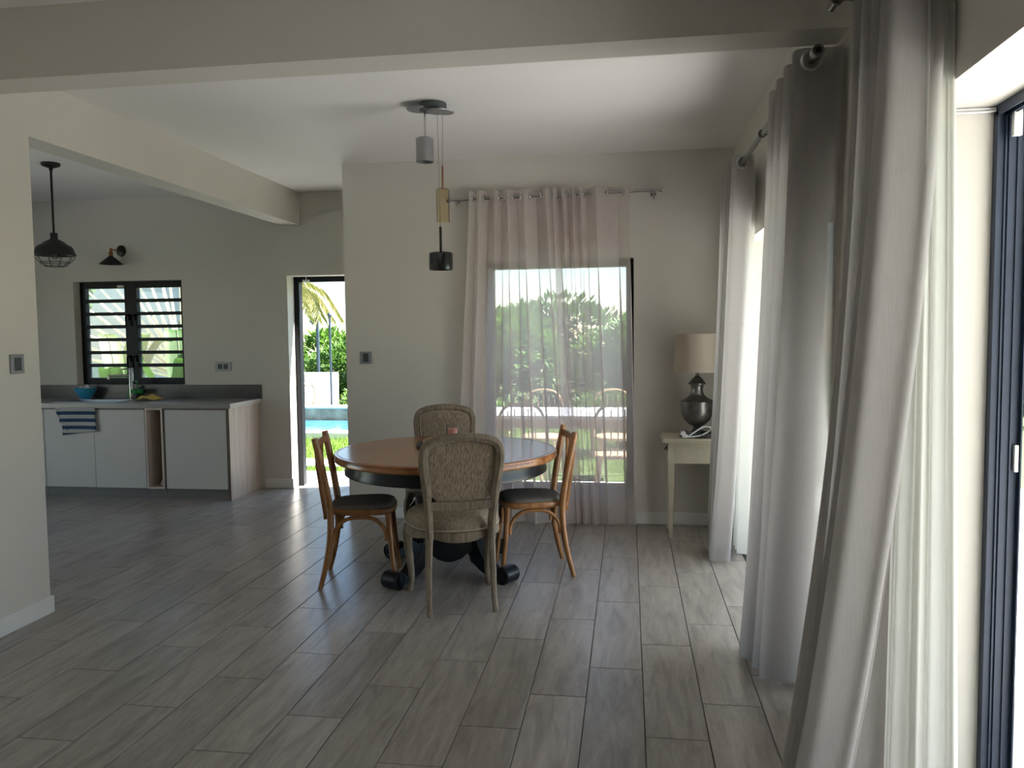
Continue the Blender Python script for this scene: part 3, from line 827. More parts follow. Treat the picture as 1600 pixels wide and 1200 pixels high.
# nearest curtain
def lin1(u, t):
    a = 2*PI*2.0*u
    x = lerp(lerp(.72, .822, u), lerp(.690, .895, u), t)
    return x+.004*math.sin(a*2+1), 2.245+.022*math.sin(a)*lerp(.5, 1, t)+.008*math.sin(3*a+2*t)
nc = linen('large grey linen curtain nearest the camera with white lining showing', lambda u: (.728-.0*u, 2.20+.38*u), lambda u: (.462+.08*u, 2.20+.34*u), 4, .070, .074, 2.765, .008, (lin1, 2.74, .02, 2), 2.1, None, 8)
def inner(u, t):
    return lerp(lerp(.70, .78, u), lerp(.50, .735, u), t**1.8)+.006*math.sin(9*u), 2.32+.03*math.sin(5*u+1)
fold_sheet(inner, 30, 30, 2.75, .01).build('inner_fold', M_curt, nc, angle=80, fix=False)

# ------------------------------------------------------------------ cluster pendant over the table
pd = thing('pendant_light', 'three-shade pendant lamp cluster hanging over the dining table', 'lamp', (-1.22, 5.0, H))
MB().lathe([(0,0),(.085,0),(.088,-.006),(.088,-.038),(.084,-.044),(0,-.044)], n=36).build('ceiling_mount', M_drum, pd)
for (x, y, z, r) in ((-.085,-.02,-.040,.078), (.045,-.05,-.066,.074), (.075,.03,-.052,.058)):
    MB().lathe([(0,z+.006),(r-.004,z+.006),(r,z+.003),(r-.004,z-.002),(0,z-.002)], (x, y, 0), 36).build('mount_disc', M_satin, pd)
# silver cylinder
MB().cyl((-.052,0,-.04), (-.052,0,-.215), .0065, n=12).build('rod', M_chrome, pd)
MB().lathe([(0,-.212),(.045,-.212),(.056,-.218),(.0565,-.225),(.0565,-.362),(.053,-.362),(.053,-.24),(0,-.24)], (-.055,0,0), 36).build('shade', M_satin, pd)['label'] = 'silver cylinder shade'
# amber glass cylinder
MB().cyl((.056,.03,-.06), (.05,.03,-.40), .0022, n=6).build('cord', M_chrome, pd)
MB().cyl((.05,.03,-.385), (.05,.03,-.53), .0055, n=10).build('rod', M_brass, pd)
MB().lathe([(.010,-.528),(.036,-.528),(.041,-.533),(.041,-.738),(.039,-.738),(.039,-.535),(.010,-.533)], (.05,.03,0), 32).build('shade', M_amber, pd)['label'] = 'amber glass cylinder shade'
# smoked cylinder
MB().cyl((.036,-.03,-.07), (.045,-.03,-.79), .0022, n=6).build('cord', M_chrome, pd)
MB().cyl((.045,-.03,-.775), (.046,-.03,-.94), .0085, n=12).build('rod', M_gun, pd)
fl = []
MB().lathe([(0,-.936),(.066,-.936),(.074,-.941),(.0755,-.95),(.0755,-1.045),(.072,-1.045),(.072,-.96),(0,-.96)], (.046,-.03,0), 28).build('shade', M_gun, pd)['label'] = 'smoked chrome cylinder shade'

# ------------------------------------------------------------------ kitchen lamps
kp = thing('cage_pendant', 'black dome pendant lamp with wire cage in the kitchen', 'lamp', (-4.75, 6.1, H))
MB().lathe([(0,0),(.09,0),(.092,-.006),(.088,-.022),(.055,-.034),(.018,-.042),(.018,-.06),(0,-.06)], n=28).build('ceiling_rose', M_blackm, kp)
MB().cyl((0,0,-.055), (0,0,-.585), .0115, n=12).build('stem', M_blackm, kp)
dome = [(.034,-.575),(.036,-.578),(.036,-.625),(.06,-.635),(.10,-.652),(.125,-.672),(.155,-.682),(.178,-.705),(.190,-.738),(.200,-.752),(.200,-.76),(.192,-.757),(.182,-.735),(.17,-.71),(.15,-.692),(.12,-.682),(.09,-.66),(.05,-.648)]
MB().lathe([(0,-.575)]+dome, n=40).build('dome_shade', M_blackm, kp)
cg = MB()
for k in range(10):
    a = 2*PI*k/10; cc, ss = math.cos(a), math.sin(a)
    cg.tube([(.192*cc,.192*ss,-.757),(.178*cc,.178*ss,-.79),(.11*cc,.11*ss,-.845),(.085*cc,.085*ss,-.852)], .0028, 5)
for r, z in ((.192,-.76), (.142,-.82), (.085,-.852)):
    cg.tube([(r*math.cos(2*PI*k/32), r*math.sin(2*PI*k/32), z) for k in range(32)], .003, 5, closed=True)
cg.build('wire_cage', M_blackm, kp)
MB().lathe([(0,-.66),(.014,-.66),(.018,-.70),(.034,-.735),(.036,-.76),(.026,-.785),(0,-.795)], n=20).build('bulb', M_bulb, kp)
ks = thing('wall_sconce', 'small black cone wall lamp with copper arm above the kitchen window', 'lamp', (-5.282, YK, 2.492))
MB().lathe([(0,0),(.062,0),(.064,-.004),(.062,-.016),(.055,-.020),(0,-.020)], (0,0,0), 32, 'y').build('wall_plate', M_blackm, ks)
MB().tube([(0,-.018,0),(0,-.06,.0),(-.02,-.15,.0),(-.035,-.155,0)], .007, 10).cyl((-.035,-.155,.018), (-.035,-.155,-.022), .011, n=14).build('arm', M_brass, ks)
MB().lathe([(0,-.02),(.020,-.02),(.024,-.026),(.024,-.066),(.02,-.07),(0,-.07)], (-.035,-.155,0), 20).build('lamp_holder', M_brass, ks)
MB().lathe([(.022,-.066),(.028,-.072),(.134,-.152),(.135,-.157),(.131,-.155),(.026,-.078)], (-.035,-.155,0), 40).build('cone_shade', M_blackm, ks)
MB().lathe([(0,-.07),(.012,-.07),(.028,-.11),(.028,-.135),(.015,-.156),(0,-.162)], (-.035,-.155,0), 16).build('bulb', M_bulb, ks)
ks.scale = (.82,.9,.95)
kp.scale = (.80,.80,1)

# ------------------------------------------------------------------ kitchen units
KY, KYB = 7.139, YK       # door faces, wall
CT = .905                 # carcass top
def unit(name, label, x0, x1): return thing(name, label, 'cabinet', (x0, KY, 0), group='base units of the kitchen run')
def carcass(t, w, mat, open_=False, y1=KYB-KY-.004):
    m = MB(); y0 = .019; m.box(0, .017, y0, y1, .10, CT-.012); m.box(w-.017, w, y0, y1, .10, CT-.012); m.box(.017, w-.017, y0, y1, .10, .117)
    m.box(.017, w-.017, y1-.01, y1, .117, CT-.012); m.box(.017, w-.017, y0, y1, CT-.03, CT-.012)
    return m.build('carcass', mat, t, smooth=False)
def plinth(t, w): MB().box(0, w, .035, .055, 0, .10).build('plinth', M_plinth, t, smooth=False)
def door(t, x0, x1): return MB().box(x0+.002, x1-.002, 0, .018, .104, .876).build('door', M_cab, t, .0015)
u1 = unit('base_cabinet', 'greige single-door kitchen cabinet with wood-grain end panel', -4.485, -3.795)
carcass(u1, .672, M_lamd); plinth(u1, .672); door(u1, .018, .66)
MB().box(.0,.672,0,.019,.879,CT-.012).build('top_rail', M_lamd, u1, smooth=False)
e = MB(); e.box(.672,.690,.0,KYB-KY-.004,0,CT-.012).build('end_panel', M_lam, u1, .001)
MB().box(.670,.6905,-.0015,0,0,CT-.012).build('edge_strip', M_lamd, u1, smooth=False)
u2 = unit('open_shelf_unit', 'narrow open wood-grain niche between the cabinet doors', -4.672, -4.489)
m = MB(); w = .183; y1 = KYB-KY-.004
m.box(0,.017,0,y1,.10,CT-.012).box(w-.017,w,0,y1,.10,CT-.012).box(.017,w-.017,0,y1,.10,.117).box(.017,w-.017,y1-.01,y1,.117,CT-.012).box(.017,w-.017,0,y1,CT-.03,CT-.012)
m.build('carcass', M_lam, u2, smooth=False); plinth(u2, w)
u3 = unit('sink_cabinet', 'greige double-door sink cabinet behind the striped towel', -5.762, -4.676)
m = MB(); w = 1.086
m.box(0,.017,.019,y1,.10,CT-.012).box(w-.017,w,.019,y1,.10,CT-.012).box(.017,w-.017,.019,y1,.10,.117).box(.017,w-.017,y1-.01,y1,.117,.68)
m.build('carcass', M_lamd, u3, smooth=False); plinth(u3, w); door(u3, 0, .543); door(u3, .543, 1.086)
MB().box(.0,w,.0,.019,.879,CT-.012).build('top_rail', M_lamd, u3, smooth=False)
u4 = unit('base_cabinet', 'greige kitchen cabinet half hidden behind the left wall', -6.56, -5.766)
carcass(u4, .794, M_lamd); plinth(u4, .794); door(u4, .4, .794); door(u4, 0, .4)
MB().box(.0,.794,.0,.019,.879,CT-.012).build('top_rail', M_lamd, u4, smooth=False)
vv = MB().lathe([(0,0),(.02,0),(.022,.01),(.022,.03),(.012,.04),(.012,.055),(0,.055)], n=14); vv.tube([(.0,0,.03),(.05,.01,.03)], .008, 8)
tag(vv.build('pipe_fitting', M_white, loc=(-4.575, 7.25, .117)), 'small white pipe fitting lying in the open niche', 'fitting')
# worktop with sink cut-out
SX0, SX1, SY0, SY1 = -5.74, -5.06, 7.25, 7.60
wt = MB(); WX0, WX1, WY0 = -6.56, -3.772, KY-.014
z0, z1 = CT-.012, .938
wt.box(WX0, SX0, WY0, YK-.012, z0, z1).box(SX1, WX1-.004, WY0, YK-.012, z0, z1).box(SX0, SX1, WY0, SY0, z0, z1).box(SX0, SX1, SY1, YK-.012, z0, z1)
wk = thing('worktop', 'taupe kitchen worktop above the cabinets', 'worktop', (0,0,0))
wt.build('slab', M_work, wk, smooth=False)
MB().box(WX1-.004, WX1, WY0, YK-.012, z0, z1).build('end_edge', M_worke, wk, smooth=False)
tag(MB().box(WX0, WX1+.01, YK-.012, YK, .938, 1.08).build('upstand', M_splash, None, .001), 'dark grey upstand along the wall behind the worktop', 'upstand')
sk = thing('kitchen_sink', 'stainless steel sink set into the worktop', 'sink', (0,0,0))
m = MB(); r = .012
m.box(SX0-r, SX1+r, SY0-r, SY0+.006, .938, .9415).box(SX0-r, SX1+r, SY1-.006, SY1+r, .938, .9415).box(SX0-r, SX0+.006, SY0+.006, SY1-.006, .938, .9415).box(SX1-.006, SX1+r, SY0+.006, SY1-.006, .938, .9415)
m.build('rim', M_steel, sk, .001)
m = MB(); m.box(SX0+.002, SX0+.006, SY0+.002, SY1-.002, .76, .938).box(SX1-.006, SX1-.002, SY0+.002, SY1-.002, .76, .938).box(SX0+.006, SX1-.006, SY0+.002, SY0+.006, .76, .938).box(SX0+.006, SX1-.006, SY1-.006, SY1-.002, .76, .938).box(SX0+.002, SX1-.002, SY0+.002, SY1-.002, .756, .76)
m.build('basin', M_steel, sk, smooth=False)
fc = thing('faucet', 'chrome mixer tap with straight spout behind the sink', 'tap', (-5.165, 7.68, .938))
MB().lathe([(0,0),(.028,0),(.028,.008),(.023,.012),(.023,.32),(.020,.326),(0,.326)], n=24).build('column', M_chrome, fc)
MB().tube([(0,0,.248),(-.06,-.06,.248),(-.155,-.155,.248)], .0125, 12).cyl((-.15,-.15,.25), (-.15,-.15,.215), .0135, n=14).build('spout', M_chrome, fc)
MB().tube([(0,0,.312),(-.045,-.02,.318),(-.075,-.035,.312)], .008, 10).build('lever', M_chrome, fc)
bw = thing('mixing_bowl', 'turquoise plastic bowl on the worktop left of the sink', 'bowl', (-5.68, 7.665, .938))
MB().lathe([(0,.0),(.05,.0),(.055,.006),(.09,.04),(.118,.088),(.128,.112),(.131,.116),(.127,.116),(.112,.085),(.085,.045),(.05,.012),(0,.012)], n=40).build('shell', M_blue, bw)
bw.scale = (.86,.86,1)
cl = MB(); rows = []
for i in range(8):
    rows.append([(-.05+.1*i/7, -.04+.08*j/7, .10+.018*math.sin(i*1.3+j*.7)+.02*math.exp(-((i-3.5)**2+(j-3.5)**2)/6)) for j in range(8)])
cl.sheet(rows); cm = cl.build('dish_cloth', M_white, fix=False); cm.location = (-5.672, 7.665, .942); cm.modifiers.new('solid', 'SOLIDIFY').thickness = .01
tag(cm, 'crumpled white cloth lying in the turquoise bowl', 'cloth')
sd = thing('soap_dispenser', 'green soap dispenser with pump beside the tap', 'dispenser', (-5.085, 7.66, .938))
MB().lathe([(0,0),(.040,0),(.042,.004),(.042,.055),(.0385,.055),(.0385,.006),(0,.006)], n=28).build('clear_base', M_clearg, sd)
MB().lathe([(.0,.055),(.046,.055),(.060,.062),(.062,.100),(.056,.104),(.050,.096),(0,.094)], n=28).build('green_cup', M_green, sd)
MB().cyl((0,0,.09), (0,0,.185), .006, n=10).cyl((0,0,.182), (0,0,.196), .022, n=16).tube([(0,0,.188),(-.045,0,.186)], .006, 8).build('pump', M_green, sd)
rows = [[(-.026+.052*a, -.016+.032*b, z) for a, b in ((0,0),(1,0),(1,1),(0,1))] for z in (0, .004)]
sp_ = MB(); sp_.taper((0,0), .040, .03, 0, (.012,0), .055, .034, .112)
tag(sp_.build('scrub_sponge', M_green, None, .006, loc=(-5.205, 7.705, .938)), 'green sponge standing upright left of the tap', 'sponge')
rows = []; rr = random.Random(4)
for i in range(11):
    row = []
    for j in range(9):
        u, v = i/10*2-1, j/8*2-1; q = max(0, 1-u*u*.9-v*v*.8)
        row.append((u*.118, v*.07, .006+.055*q**.6*(.75+.25*math.sin(u*5+v*3))+.006*rr.random()))
    rows.append(row)
yc = MB().sheet(rows).build('dish_cloth', M_yellow, fix=False, loc=(-4.86, 7.52, .938)); yc.modifiers.new('solid', 'SOLIDIFY').thickness = .006
tag(yc, 'crumpled yellow cloth on the worktop right of the tap', 'cloth')
# striped towel hung over the cabinet door
def towel():
    t = thing('dish_towel', 'blue and white striped towel hung over the sink cabinet door', 'towel', (-5.39, KY-.006, .895))
    def sheetuv(x0, x1, ztop, drop, y, skew, seed, name):
        nx, nz = 16, 24; mb = MB(); rows = []; rnd = random.Random(seed)
        for j in range(nz+1):
            t_ = j/nz; row = []
            for i in range(nx+1):
                u = i/nx; x = lerp(x0, x1, u)+skew*t_
                z = ztop-drop(u)*t_
                row.append((x+.004*math.sin(9*t_+seed), y-.006*math.sin(u*7+seed)-.004*math.sin(t_*5+u*3)-.004, z))
            rows.append(row)
        mb.sheet(rows)
        me = mb.mesh(name, fix=False); uv = me.uv_layers.new(name='UVMap')
        zs = [v.co.z for v in me.vertices]
        for lp in me.loops:
            co = me.vertices[lp.vertex_index].co
            uv.data[lp.index].uv = ((co.x-x0)/(x1-x0), (ztop-co.z)/.288)
        o = link(name, me, M_towel, t); o.modifiers.new('solid', 'SOLIDIFY').thickness = .004
    sheetuv(-.165, .205, .005, lambda u: lerp(.275, .235, u), -.008, .01, 1, 'front_fold')
    sheetuv(-.225, -.13, .0, lambda u: lerp(.15, .262, u), -.003, .045, 2, 'side_fold')
    return t
towel()

# ------------------------------------------------------------------ lamp table and lamp
st = thing('side_table', 'cream painted side table with tapered legs under the lamp', 'table', (.56, 6.31, 0))
MB().box(-.305,.235,-.215,.215,.742,.752).box(-.295,.225,-.205,.205,.752,.772).build('tabletop', M_cream, st, .004)
ap = MB().box(-.255,.185,-.165,-.148,.588,.742).box(-.255,.185,.148,.165,.588,.742).box(.168,.185,-.148,.148,.588,.742).box(-.255,-.238,-.148,.148,.588,.602)
ap.build('apron', M_cream, st, .002)
dr = MB().box(-.256,-.238,-.140,.140,.606,.738).build('drawer', M_cream, st, .003)
MB().box(-.262,-.256,-.014,.014,.655,.70).tube(bez([(-.262,-.02,.685),(-.275,-.018,.668),(-.278,0,.660),(-.275,.018,.668),(-.262,.02,.685)], 12), .003, 6).build('drop_handle', M_blackm, dr)
MB().box(-.262,.19,-.171,-.165,.580,.592).box(-.262,-.256,-.171,.171,.580,.592).build('bead_moulding', M_cream, st, .001)
for x in (-.235, .165):
    for y in (-.145, .145):
        MB().taper((x*1.0+(-.004 if x < 0 else .004), y), .030, .030, 0, (x, y), .050, .050, .60).taper((x, y), .05, .05, .60, (x, y), .05, .05, .742).build('leg', M_cream, st, .003)
lp = thing('table_lamp', 'urn-shaped pewter table lamp with cream drum shade', 'lamp', (.528, 6.30, .772))
urn = [(0,0),(.075,0),(.078,.006),(.076,.022),(.060,.030),(.040,.045),(.028,.062),(.030,.075),(.06,.092),(.095,.125),(.118,.17),(.124,.215),(.127,.262),(.128,.272),(.122,.278),(.100,.290),(.072,.305),(.052,.325),(.044,.35),(.044,.375),(.050,.395),(.052,.400),(.066,.405),(.068,.413),(.060,.420),(.045,.44),(.026,.458),(.014,.470),(.012,.49),(0,.49)]
MB().lathe(urn, n=40).build('urn_base', M_bronze, lp, angle=30)
MB().cyl((0,0,.485), (0,0,.55), .011, n=12).build('lamp_holder', M_blackm, lp)
MB().lathe([(.182,.500),(.183,.500),(.160,.795),(.159,.795)], n=48).build('lamp_shade', M_shade, lp)
sp = MB()
for k in range(3):
    a = 2*PI*k/3+.4; sp.tube([(0,0,.548),(.155*math.cos(a),.155*math.sin(a),.775)], .0025, 6)
sp.build('shade_frame', M_chrome, lp)
pc = thing('power_cord', 'white cable with plug looped on the side table', 'cable', (.47, 6.17, .772))
MB().tube(bez([(-.055,-.02,.012),(-.02,-.03,.018),(.03,-.02,.05),(.09,-.01,.085),(.135,0,.088),(.15,.02,.07),(.13,.02,.045),(.07,0,.02),(.0,-.03,.014),(-.04,-.04,.012)], 50), .0055, 8).build('cable', M_cable, pc)
pg = MB().lathe([(0,-.02),(.014,-.02),(.018,-.008),(.017,.014),(.010,.022),(0,.022)], (-.045,-.03,.018), 16, 'x').lathe([(0,-.02),(.013,-.02),(.017,-.006),(.016,.012),(0,.02)], (-.058,-.032,.042), 16, 'x')
pg.build('plug', M_white, pc)
gc = MB(); rr = random.Random(11)
for q in range(7):
    pts = [(-.10+.02*rr.random(), rr.uniform(-.03,.03), .008)]
    for k in range(6): pts.append((-.06+k*.042, rr.uniform(-.045,.045), rr.uniform(.008,.045)))
    gc.tube(bez(pts, 26), .007, 6)
tag(gc.build('tangled_cord', M_dgrey, loc=(.49, 6.21, .772)), 'tangle of dark grey cord on the side table under the lamp', 'cord')

# ------------------------------------------------------------------ outdoors: ground
GZ = -.035
tag(MB().box(-40, 40, 8.6, 60, -.30, GZ-.02).box(-40, -13, -30, 8.6, -.30, GZ-.02).box(6.5, 40, -30, 8.6, -.30, GZ-.02).build('lawn', M_soil, smooth=False), 'lawn behind the house', 'lawn', kind='structure')
tag(MB().box(XO, 6.5, -12, 8.6, -.20, -.03).box(XC+.2, XO, 6.8, 8.6, -.20, -.03).box(-13, XKL-.2, -12, 8.6, -.2, -.03).build('terrace', M_pave, smooth=False), 'pale paved terrace, with unseen kitchen-side paving added for neutral bounce light', 'terrace', kind='structure')  # paving on the unseen kitchen side is added to keep bounce light neutral
# slabs outside the garden doorway
for k, (x, y, w, d, lab) in enumerate(((-3.25, 8.47, 2.6, .84, 'pale concrete step directly outside the garden doorway'), (-3.75, 9.55, 1.9, .55, 'pale stepping slab on the grass beyond the doorway step'))):
    pts = []
    for q in range(20):
        a = 2*PI*q/20; c_, s_ = math.cos(a), math.sin(a)
        pts.append((x+w/2*math.copysign(abs(c_)**.35, c_), y+d/2*math.copysign(abs(s_)**.35, s_)))
    tag(MB().prism(pts, lambda a, b, t: (a, b, t), -.2, -.012).build('paving_slab', M_pave, None, .006), lab, 'paving slab')
# grass tufts
g = MB(); rg = random.Random(5)
def blades(x0, x1, y0, y1, n, h):
    for _ in range(n):
        x, y = rg.uniform(x0, x1), rg.uniform(y0, y1); a = rg.uniform(0, 2*PI); w = .006; hh = h*rg.uniform(.5, 1.2)
        dx, dy = math.cos(a), math.sin(a); lx, ly = rg.uniform(-.03, .03), rg.uniform(-.03, .03); b0 = len(g.v)
        g.v += [(x-dx*w, y-dy*w, GZ-.02), (x+dx*w, y+dy*w, GZ-.02), (x+lx, y+ly, GZ+hh)]; g.f.append((b0, b0+1, b0+2))
blades(-5.6, -2.6, 8.95, 11.9, 9000, .06); blades(-2.2, 1.2, 9.3, 14, 9000, .06); blades(6.5, 12, 4, 16, 4000, .07)
tag(g.build('grass', M_grass, smooth=False, fix=False), 'short green grass of the lawn behind the house', 'grass', kind='stuff')
# pool
pl = thing('swimming_pool', 'small pool with pale coping seen through the garden doorway', 'pool', (-5.6, 13.3, 0))
MB().box(-4,1.6,-1.35,-.98,-.1,.05).build('near_coping', M_pave, pl, .006)
MB().box(-4,1.6,-.98,1.1,-.1,-.015).build('water', M_water, pl, smooth=False)
MB().box(-4,1.6,1.1,1.45,-.1,.20).build('far_wall', M_conc, pl, .006)
MB().box(-4,1.6,1.06,1.5,.20,.235).build('far_coping', M_pave, pl, .004)
tag(MB().box(-7.6,-5.98,15.4,15.9,0,.82).build('garden_wall', M_rendw, None, .01), 'low white rendered block beyond the pool', 'wall')
pt_ = MB().lathe([(0,0),(.15,0),(.19,.12),(.215,.28),(.20,.42),(.17,.47),(.185,.50),(.165,.50),(.15,.45),(0,.42)], n=28)
tag(pt_.build('garden_pot', M_terra, loc=(-6.30,15.0,.235-.09)), 'pale clay pot in front of the white block', 'pot')
tag(MB().box(-6.9,-5.9,14.82,15.39,-.1,.145).build('planter_bed', M_conc, None, .01), 'low concrete bed beneath the clay pot', 'planter')
pA = thing('lamp_post', 'dark garden post with a small spotlight near its top', 'post', (-6.58, 16.3, 0))
MB().cyl((0,0,0), (0,0,2.24), .036, n=14).build('pole', M_pole, pA); MB().box(-.10,-.03,-.03,.03,2.08,2.16).cyl((-.03,0,1.95),(-.12,-.05,1.85), .035, .05, 12).build('spotlight', M_pole, pA)
pB = thing('shower_pole', 'slim dark pole with round cap right of the garden post', 'post', (-5.80, 15.0, 0))
MB().cyl((0,0,0), (0,0,1.98), .022, n=12).build('pole', M_pole, pB); MB().lathe([(0,1.97),(.04,1.97),(.045,1.99),(.03,2.02),(0,2.03)], n=16).build('cap', M_pole, pB)

# ------------------------------------------------------------------ outdoors: plants
def leaf(mb, p, d, up, L, w):
    d = d.normalized(); s = d.cross(up)
    if s.length < 1e-3: s = Vector((1,0,0))
    s = s.normalized()*w; n_ = s.cross(d).normalized(); b0 = len(mb.v)
    mb.v += [tuple(p), tuple(p+d*L*.5+s+n_*L*.08), tuple(p+d*L), tuple(p+d*L*.5-s+n_*L*.08)]
    mb.f += [(b0, b0+1, b0+2), (b0, b0+2, b0+3)]
def shrub(name, label, loc, rad, n, L, mat, seed, cat='shrub', group=None, flowers=0):
    t = thing(name, label, cat, loc, 0, group); r = random.Random(seed); mb = MB()
    blobs = []
    for k in range(9):
        a = r.uniform(0, 2*PI); q = r.uniform(.2, .65)
        blobs.append(Vector((rad[0]*q*math.cos(a), rad[1]*q*math.sin(a), rad[2]*r.uniform(.35, 1.45))))
    for _ in range(n):
        b = r.choice(blobs); v = Vector((r.gauss(0,1), r.gauss(0,1), r.gauss(0,1))).normalized()
        k = r.uniform(.6, 1.0)**.5*.55
        p = b+Vector((v.x*rad[0]*k, v.y*rad[1]*k, v.z*rad[2]*k))
        if p.z < .02: continue
        leaf(mb, p, v+Vector((r.uniform(-.6,.6), r.uniform(-.6,.6), r.uniform(-.2,.7))), Vector((r.uniform(-.3,.3),r.uniform(-.3,.3),1)), L*r.uniform(.6, 1.3), L*r.uniform(.16, .3))
    f = mb.build('foliage', mat, t, smooth=False, fix=False); f['kind'] = 'stuff'
    st_ = MB()
    for k in range(5):
        a = 2*PI*k/5; e_ = blobs[k]; st_.tube([(0,0,-.05), (e_.x*.4, e_.y*.4, e_.z*.5), tuple(e_)], [.03,.02,.01], 6)
    st_.build('stems', M_bark, t)
    if flowers:
        fl_ = MB()
        for _ in range(flowers):
            v = Vector((r.gauss(0,1), -abs(r.gauss(0,1)), abs(r.gauss(0,1))*.5)).normalized(); p = Vector((v.x*rad[0], v.y*rad[1], rad[2]*(.6+v.z*.8)))
            for q in range(5): leaf(fl_, p, Vector((r.gauss(0,1), r.gauss(0,1), r.gauss(0,1))), Vector((0,0,1)), .06, .02)
        ff = fl_.build('flowers', M_flower, t, smooth=False, fix=False); ff['kind'] = 'stuff'
    return t
HG = 'hedge shrubs behind the pool'
for k, (x, y, h, lab) in enumerate(((-8.3,17.3,.85,'bushy green hedge shrub behind the left end of the white block'), (-7.1,18.9,.9,'leafy hedge shrub between the two garden poles'), (-5.95,17.2,.75,'bright hedge shrub at the doorway\'s right edge, beyond the pool'), (-4.6,19.2,.95,'tall hedge shrub hidden mostly by the wall corner right of the doorway'))):
    shrub('hedge_shrub', lab, (x, y, 0), (1.1, .8, h), 4200, .17, M_leafB if k % 2 else M_leafA, 20+k, group=HG)
shrub('flower_shrub', 'low leafy plant beside the foot of the slim pole', (-5.35, 15.3, 0), (.45,.35,.28), 900, .11, M_leafB, 31)
TG = 'trees beyond the terrace'
for k, (x, y, rx, h, lab) in enumerate(((-2.45,15.0,1.4,1.05,'dense green bush seen through the left side of the sheer curtain'), (-1.5,17.6,1.7,1.3,'round green tree seen through the middle of the sheer curtain'), (.2,15.0,1.5,1.05,'green bush seen through the right sheer curtain'), (1.9,17.8,1.7,1.35,'leafy bush beyond the terrace, right of the back window'))):
    shrub('garden_tree', lab, (x, y, 0), (rx, 1.1, h), 5200, .20, M_leafA if k % 2 else M_leafB, 40+k, 'tree', TG)
shrub('flower_shrub', 'low shrub with yellow flowers left behind the terrace table', (-2.05, 10.6, 0), (.55,.4,.36), 1500, .11, M_leafB, 50, flowers=26)
shrub('flower_shrub', 'low green shrub behind the right end of the terrace table', (-.1, 10.8, 0), (.7,.4,.38), 1600, .12, M_leafA, 51)
for k, (x, y, lab) in enumerate(((9.5,14.5,'bush beyond the right terrace, at the edge of the view'), (11.5,18.5,'tall bush far beyond the right terrace'), (7.6,17.5,'rounded bush behind the right lawn'))):
    shrub('garden_bush', lab, (x, y, 0), (1.8, 1.6, 1.4), 4200, .24, M_leafA if k else M_leafB, 60+k, group='bushes beside the right terrace')
# palm leaning in from the left of the doorway view
pm = thing('palm_tree', 'palm with yellowing fronds hanging into the doorway view', 'palm', (-7.6, 15.2, 0)); rp_ = random.Random(3)
MB().tube(bez([(-.3,0,0),(-.15,0,1.2),(.2,-.05,2.2),(.35,-.1,2.55)], 12), [.13-.004*i for i in range(13)], 10).build('trunk', M_bark, pm)
for k in range(13):
    a = -PI*.75+k*PI*1.55/12+rp_.uniform(-.1,.1); rise = rp_.uniform(.1,.55); L = rp_.uniform(1.3,1.9)
    b = Vector((.35,-.1,2.5)); dx, dy = math.cos(a), math.sin(a)
    sp_p = bez([b, b+Vector((dx*L*.35, dy*L*.35, rise*.7)), b+Vector((dx*L*.75, dy*L*.75, rise*.5-.15)), b+Vector((dx*L, dy*L, -.55))], 18)
    mb = MB().tube(sp_p, [.016-.0007*i for i in range(19)], 5)
    for i in range(3, 19):
        for s in (-1, 1):
            for q in range(2):
                p = sp_p[i-1].lerp(sp_p[i], q/2); d = (sp_p[i]-sp_p[i-1]).normalized(); sd_ = Vector((-dy, dx, 0))*s
                leaf(mb, p, sd_*.9+d*.55+Vector((0,0,-.55-.3*rp_.random())), Vector((0,0,1)), .50*(1-.5*abs(i/18-.4)), .014)
    mb.build('frond', M_palm, pm, smooth=False, fix=False)
# banana plants by the kitchen window
def banana(label, loc, specs, seed):
    t = thing('banana_plant', label, 'plant', loc, 0, 'broad-leaved plants outside the kitchen window'); r = random.Random(seed)
    MB().tube([(0,0,-.05),(0,0,.35),(.02,0,.75)], [.07,.06,.04], 10).build('stem', M_leafB, t)
    for (a, lean, hgt, L, w) in specs:
        dx, dy = math.cos(a), math.sin(a)
        sp_p = bez([(0,0,.4), (dx*lean*.3, dy*lean*.3, hgt*.75), (dx*lean*.6, dy*lean*.6, hgt), (dx*(lean*.6+L*.35), dy*(lean*.6+L*.35), hgt+L*.72), (dx*(lean*.6+L*.62), dy*(lean*.6+L*.62), hgt+L*.80)], 24)
        rows = []; sdv = Vector((-dy, dx, 0))
        for i in range(8, 25):
            u = (i-8)/16; ww = w*math.sin(PI*min(1, u*.93+.05))**.6
            p = sp_p[i]; rows.append([p-sdv*ww+Vector((0,0,.05*ww)), p-sdv*ww*.5-Vector((0,0,.02)), p-Vector((0,0,.01)), p+sdv*ww*.5-Vector((0,0,.02)), p+sdv*ww+Vector((0,0,.05*ww))])
        lf = MB().sheet(rows).build('leaf', M_banana, t, fix=False)
        MB().tube(sp_p, [.014-.0005*i for i in range(25)], 6).build('leaf_stalk', M_leafB, lf)
    return t
banana('broad-leaved banana plant behind the left kitchen window sash', (-6.35, 9.2, 0), ((.2,.35,.95,.75,.15), (1.6,.3,1.0,.8,.16), (3.4,.5,.8,.7,.16), (-1.2,.3,.75,.6,.14), (2.5,.2,1.15,.6,.13)), 1)
banana('broad-leaved banana plant behind the right kitchen window sash', (-5.55, 9.3, 0), ((.5,.4,.9,.75,.17), (2.2,.3,1.05,.8,.17), (4.0,.4,.8,.65,.16), (-.9,.25,.85,.6,.15), (1.2,.15,1.2,.5,.13)), 2)
banana('small broad-leaved plant at the right edge of the kitchen window', (-4.95, 9.6, 0), ((.3,.3,.8,.6,.13), (2.6,.3,.85,.6,.13), (4.4,.3,.7,.55,.13)), 3)
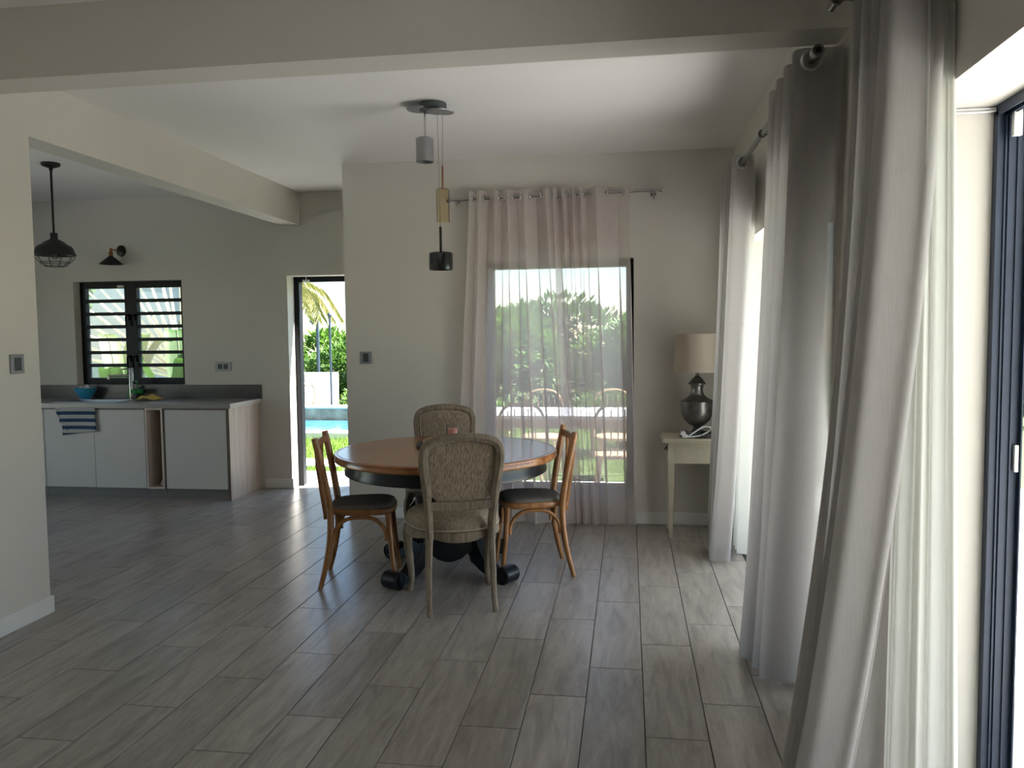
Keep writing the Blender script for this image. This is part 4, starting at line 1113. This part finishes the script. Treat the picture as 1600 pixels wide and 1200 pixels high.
# fan palm behind the banana plants
fp = thing('fan_palm', 'large fan palm with pale stalks spreading behind the kitchen window', 'palm', (-6.78, 11.4, 0)); rf = random.Random(9)
MB().cyl((0,0,-.05), (0,0,1.0), .13, .10, 12).build('trunk', M_bark, fp)
for k in range(14):
    an = math.radians(168-k*6.0); L = rf.uniform(2.1, 2.4); o_ = Vector((0, .03*((k % 3)-1), .95))
    d = Vector((math.cos(an)*.97, .12*math.cos(an), math.sin(an)))
    tip = o_+d*L
    stk = MB().tube([o_, o_+d*L*.5, tip], [.027,.025,.016], 8).build('leaf_stalk', M_slat, fp)
    nrm = Vector((-d.z, 0, d.x)); rows = []
    for i in range(11):
        u = i/10; p = o_+d*(L*(.86+.6*u)); ww = .15*math.sin(PI*min(1, .1+.86*u))**.7
        rows.append([p-nrm*ww+Vector((0,.06,0)), p-nrm*ww*.5+Vector((0,.02,0)), p+Vector((0,.03,0)), p+nrm*ww*.5+Vector((0,.02,0)), p+nrm*ww+Vector((0,.06,0))])
    MB().sheet(rows).build('leaf_blade', M_banana, stk, fix=False)
tag(MB().box(-14.5, -8.4, 15.2, 15.4, 0, 2.7).build('boundary_wall', M_gwall, None, .01), 'tall grey boundary wall behind the fan palm', 'wall')

# ------------------------------------------------------------------ terrace furniture seen through the sheers
ot = thing('terrace_table', 'pale rectangular terrace table behind the sheer curtains', 'table', (-.62, 8.25, -.03))
MB().box(-1.15,1.15,-.45,.45,.765,.80).build('tabletop', M_otab, ot, .005)
MB().box(-1.05,1.05,-.36,-.33,.66,.765).box(-1.05,1.05,.33,.36,.66,.765).build('apron', M_owood, ot, .003)
for x in (-1.02, 1.02):
    for y in (-.33, .33): MB().box(x-.04, x+.04, y-.04, y+.04, 0, .765).build('leg', M_owood, ot, .004)
def rattan(label, loc, rz):
    t = thing('rattan_chair', label, 'chair', loc, rz, 'rattan chairs at the terrace table')
    hoop = bez([(-.22,-.2,.45),(-.235,-.25,.70),(-.17,-.28,.90),(0,-.29,.955),(.17,-.28,.90),(.235,-.25,.70),(.22,-.2,.45)], 36)
    MB().tube(hoop, .014, 8).build('back_hoop', M_rattan, t)
    for x in (-.13,-.065,0,.065,.13): MB().tube([(x,-.2,.45),(x,-.265,.70),(x,-.28,.925-abs(x)*.35)], .006, 6).build('back_cane', M_rattan, t)
    MB().lathe([(0,.42),(.22,.42),(.235,.43),(.235,.45),(.22,.46),(0,.465)], n=28).build('seat', M_rattan, t)
    for x in (-1, 1):
        for y in (-1, 1): MB().tube([(x*.15,y*.15,.43),(x*.20,y*.2,0)], [.016,.013], 8).build('leg', M_rattan, t)
    return t
rattan('rattan chair with rounded hoop back on the near left side of the terrace table', (-1.0, 7.70, -.03), 0)
rattan('rattan chair with rounded hoop back on the near right side of the terrace table', (-.12, 7.68, -.03), .1)
rattan('rattan chair facing the house on the far left of the terrace table', (-.98, 8.95, -.03), PI)
rattan('rattan chair facing the house on the far right of the terrace table', (-.15, 8.98, -.03), PI+.1)
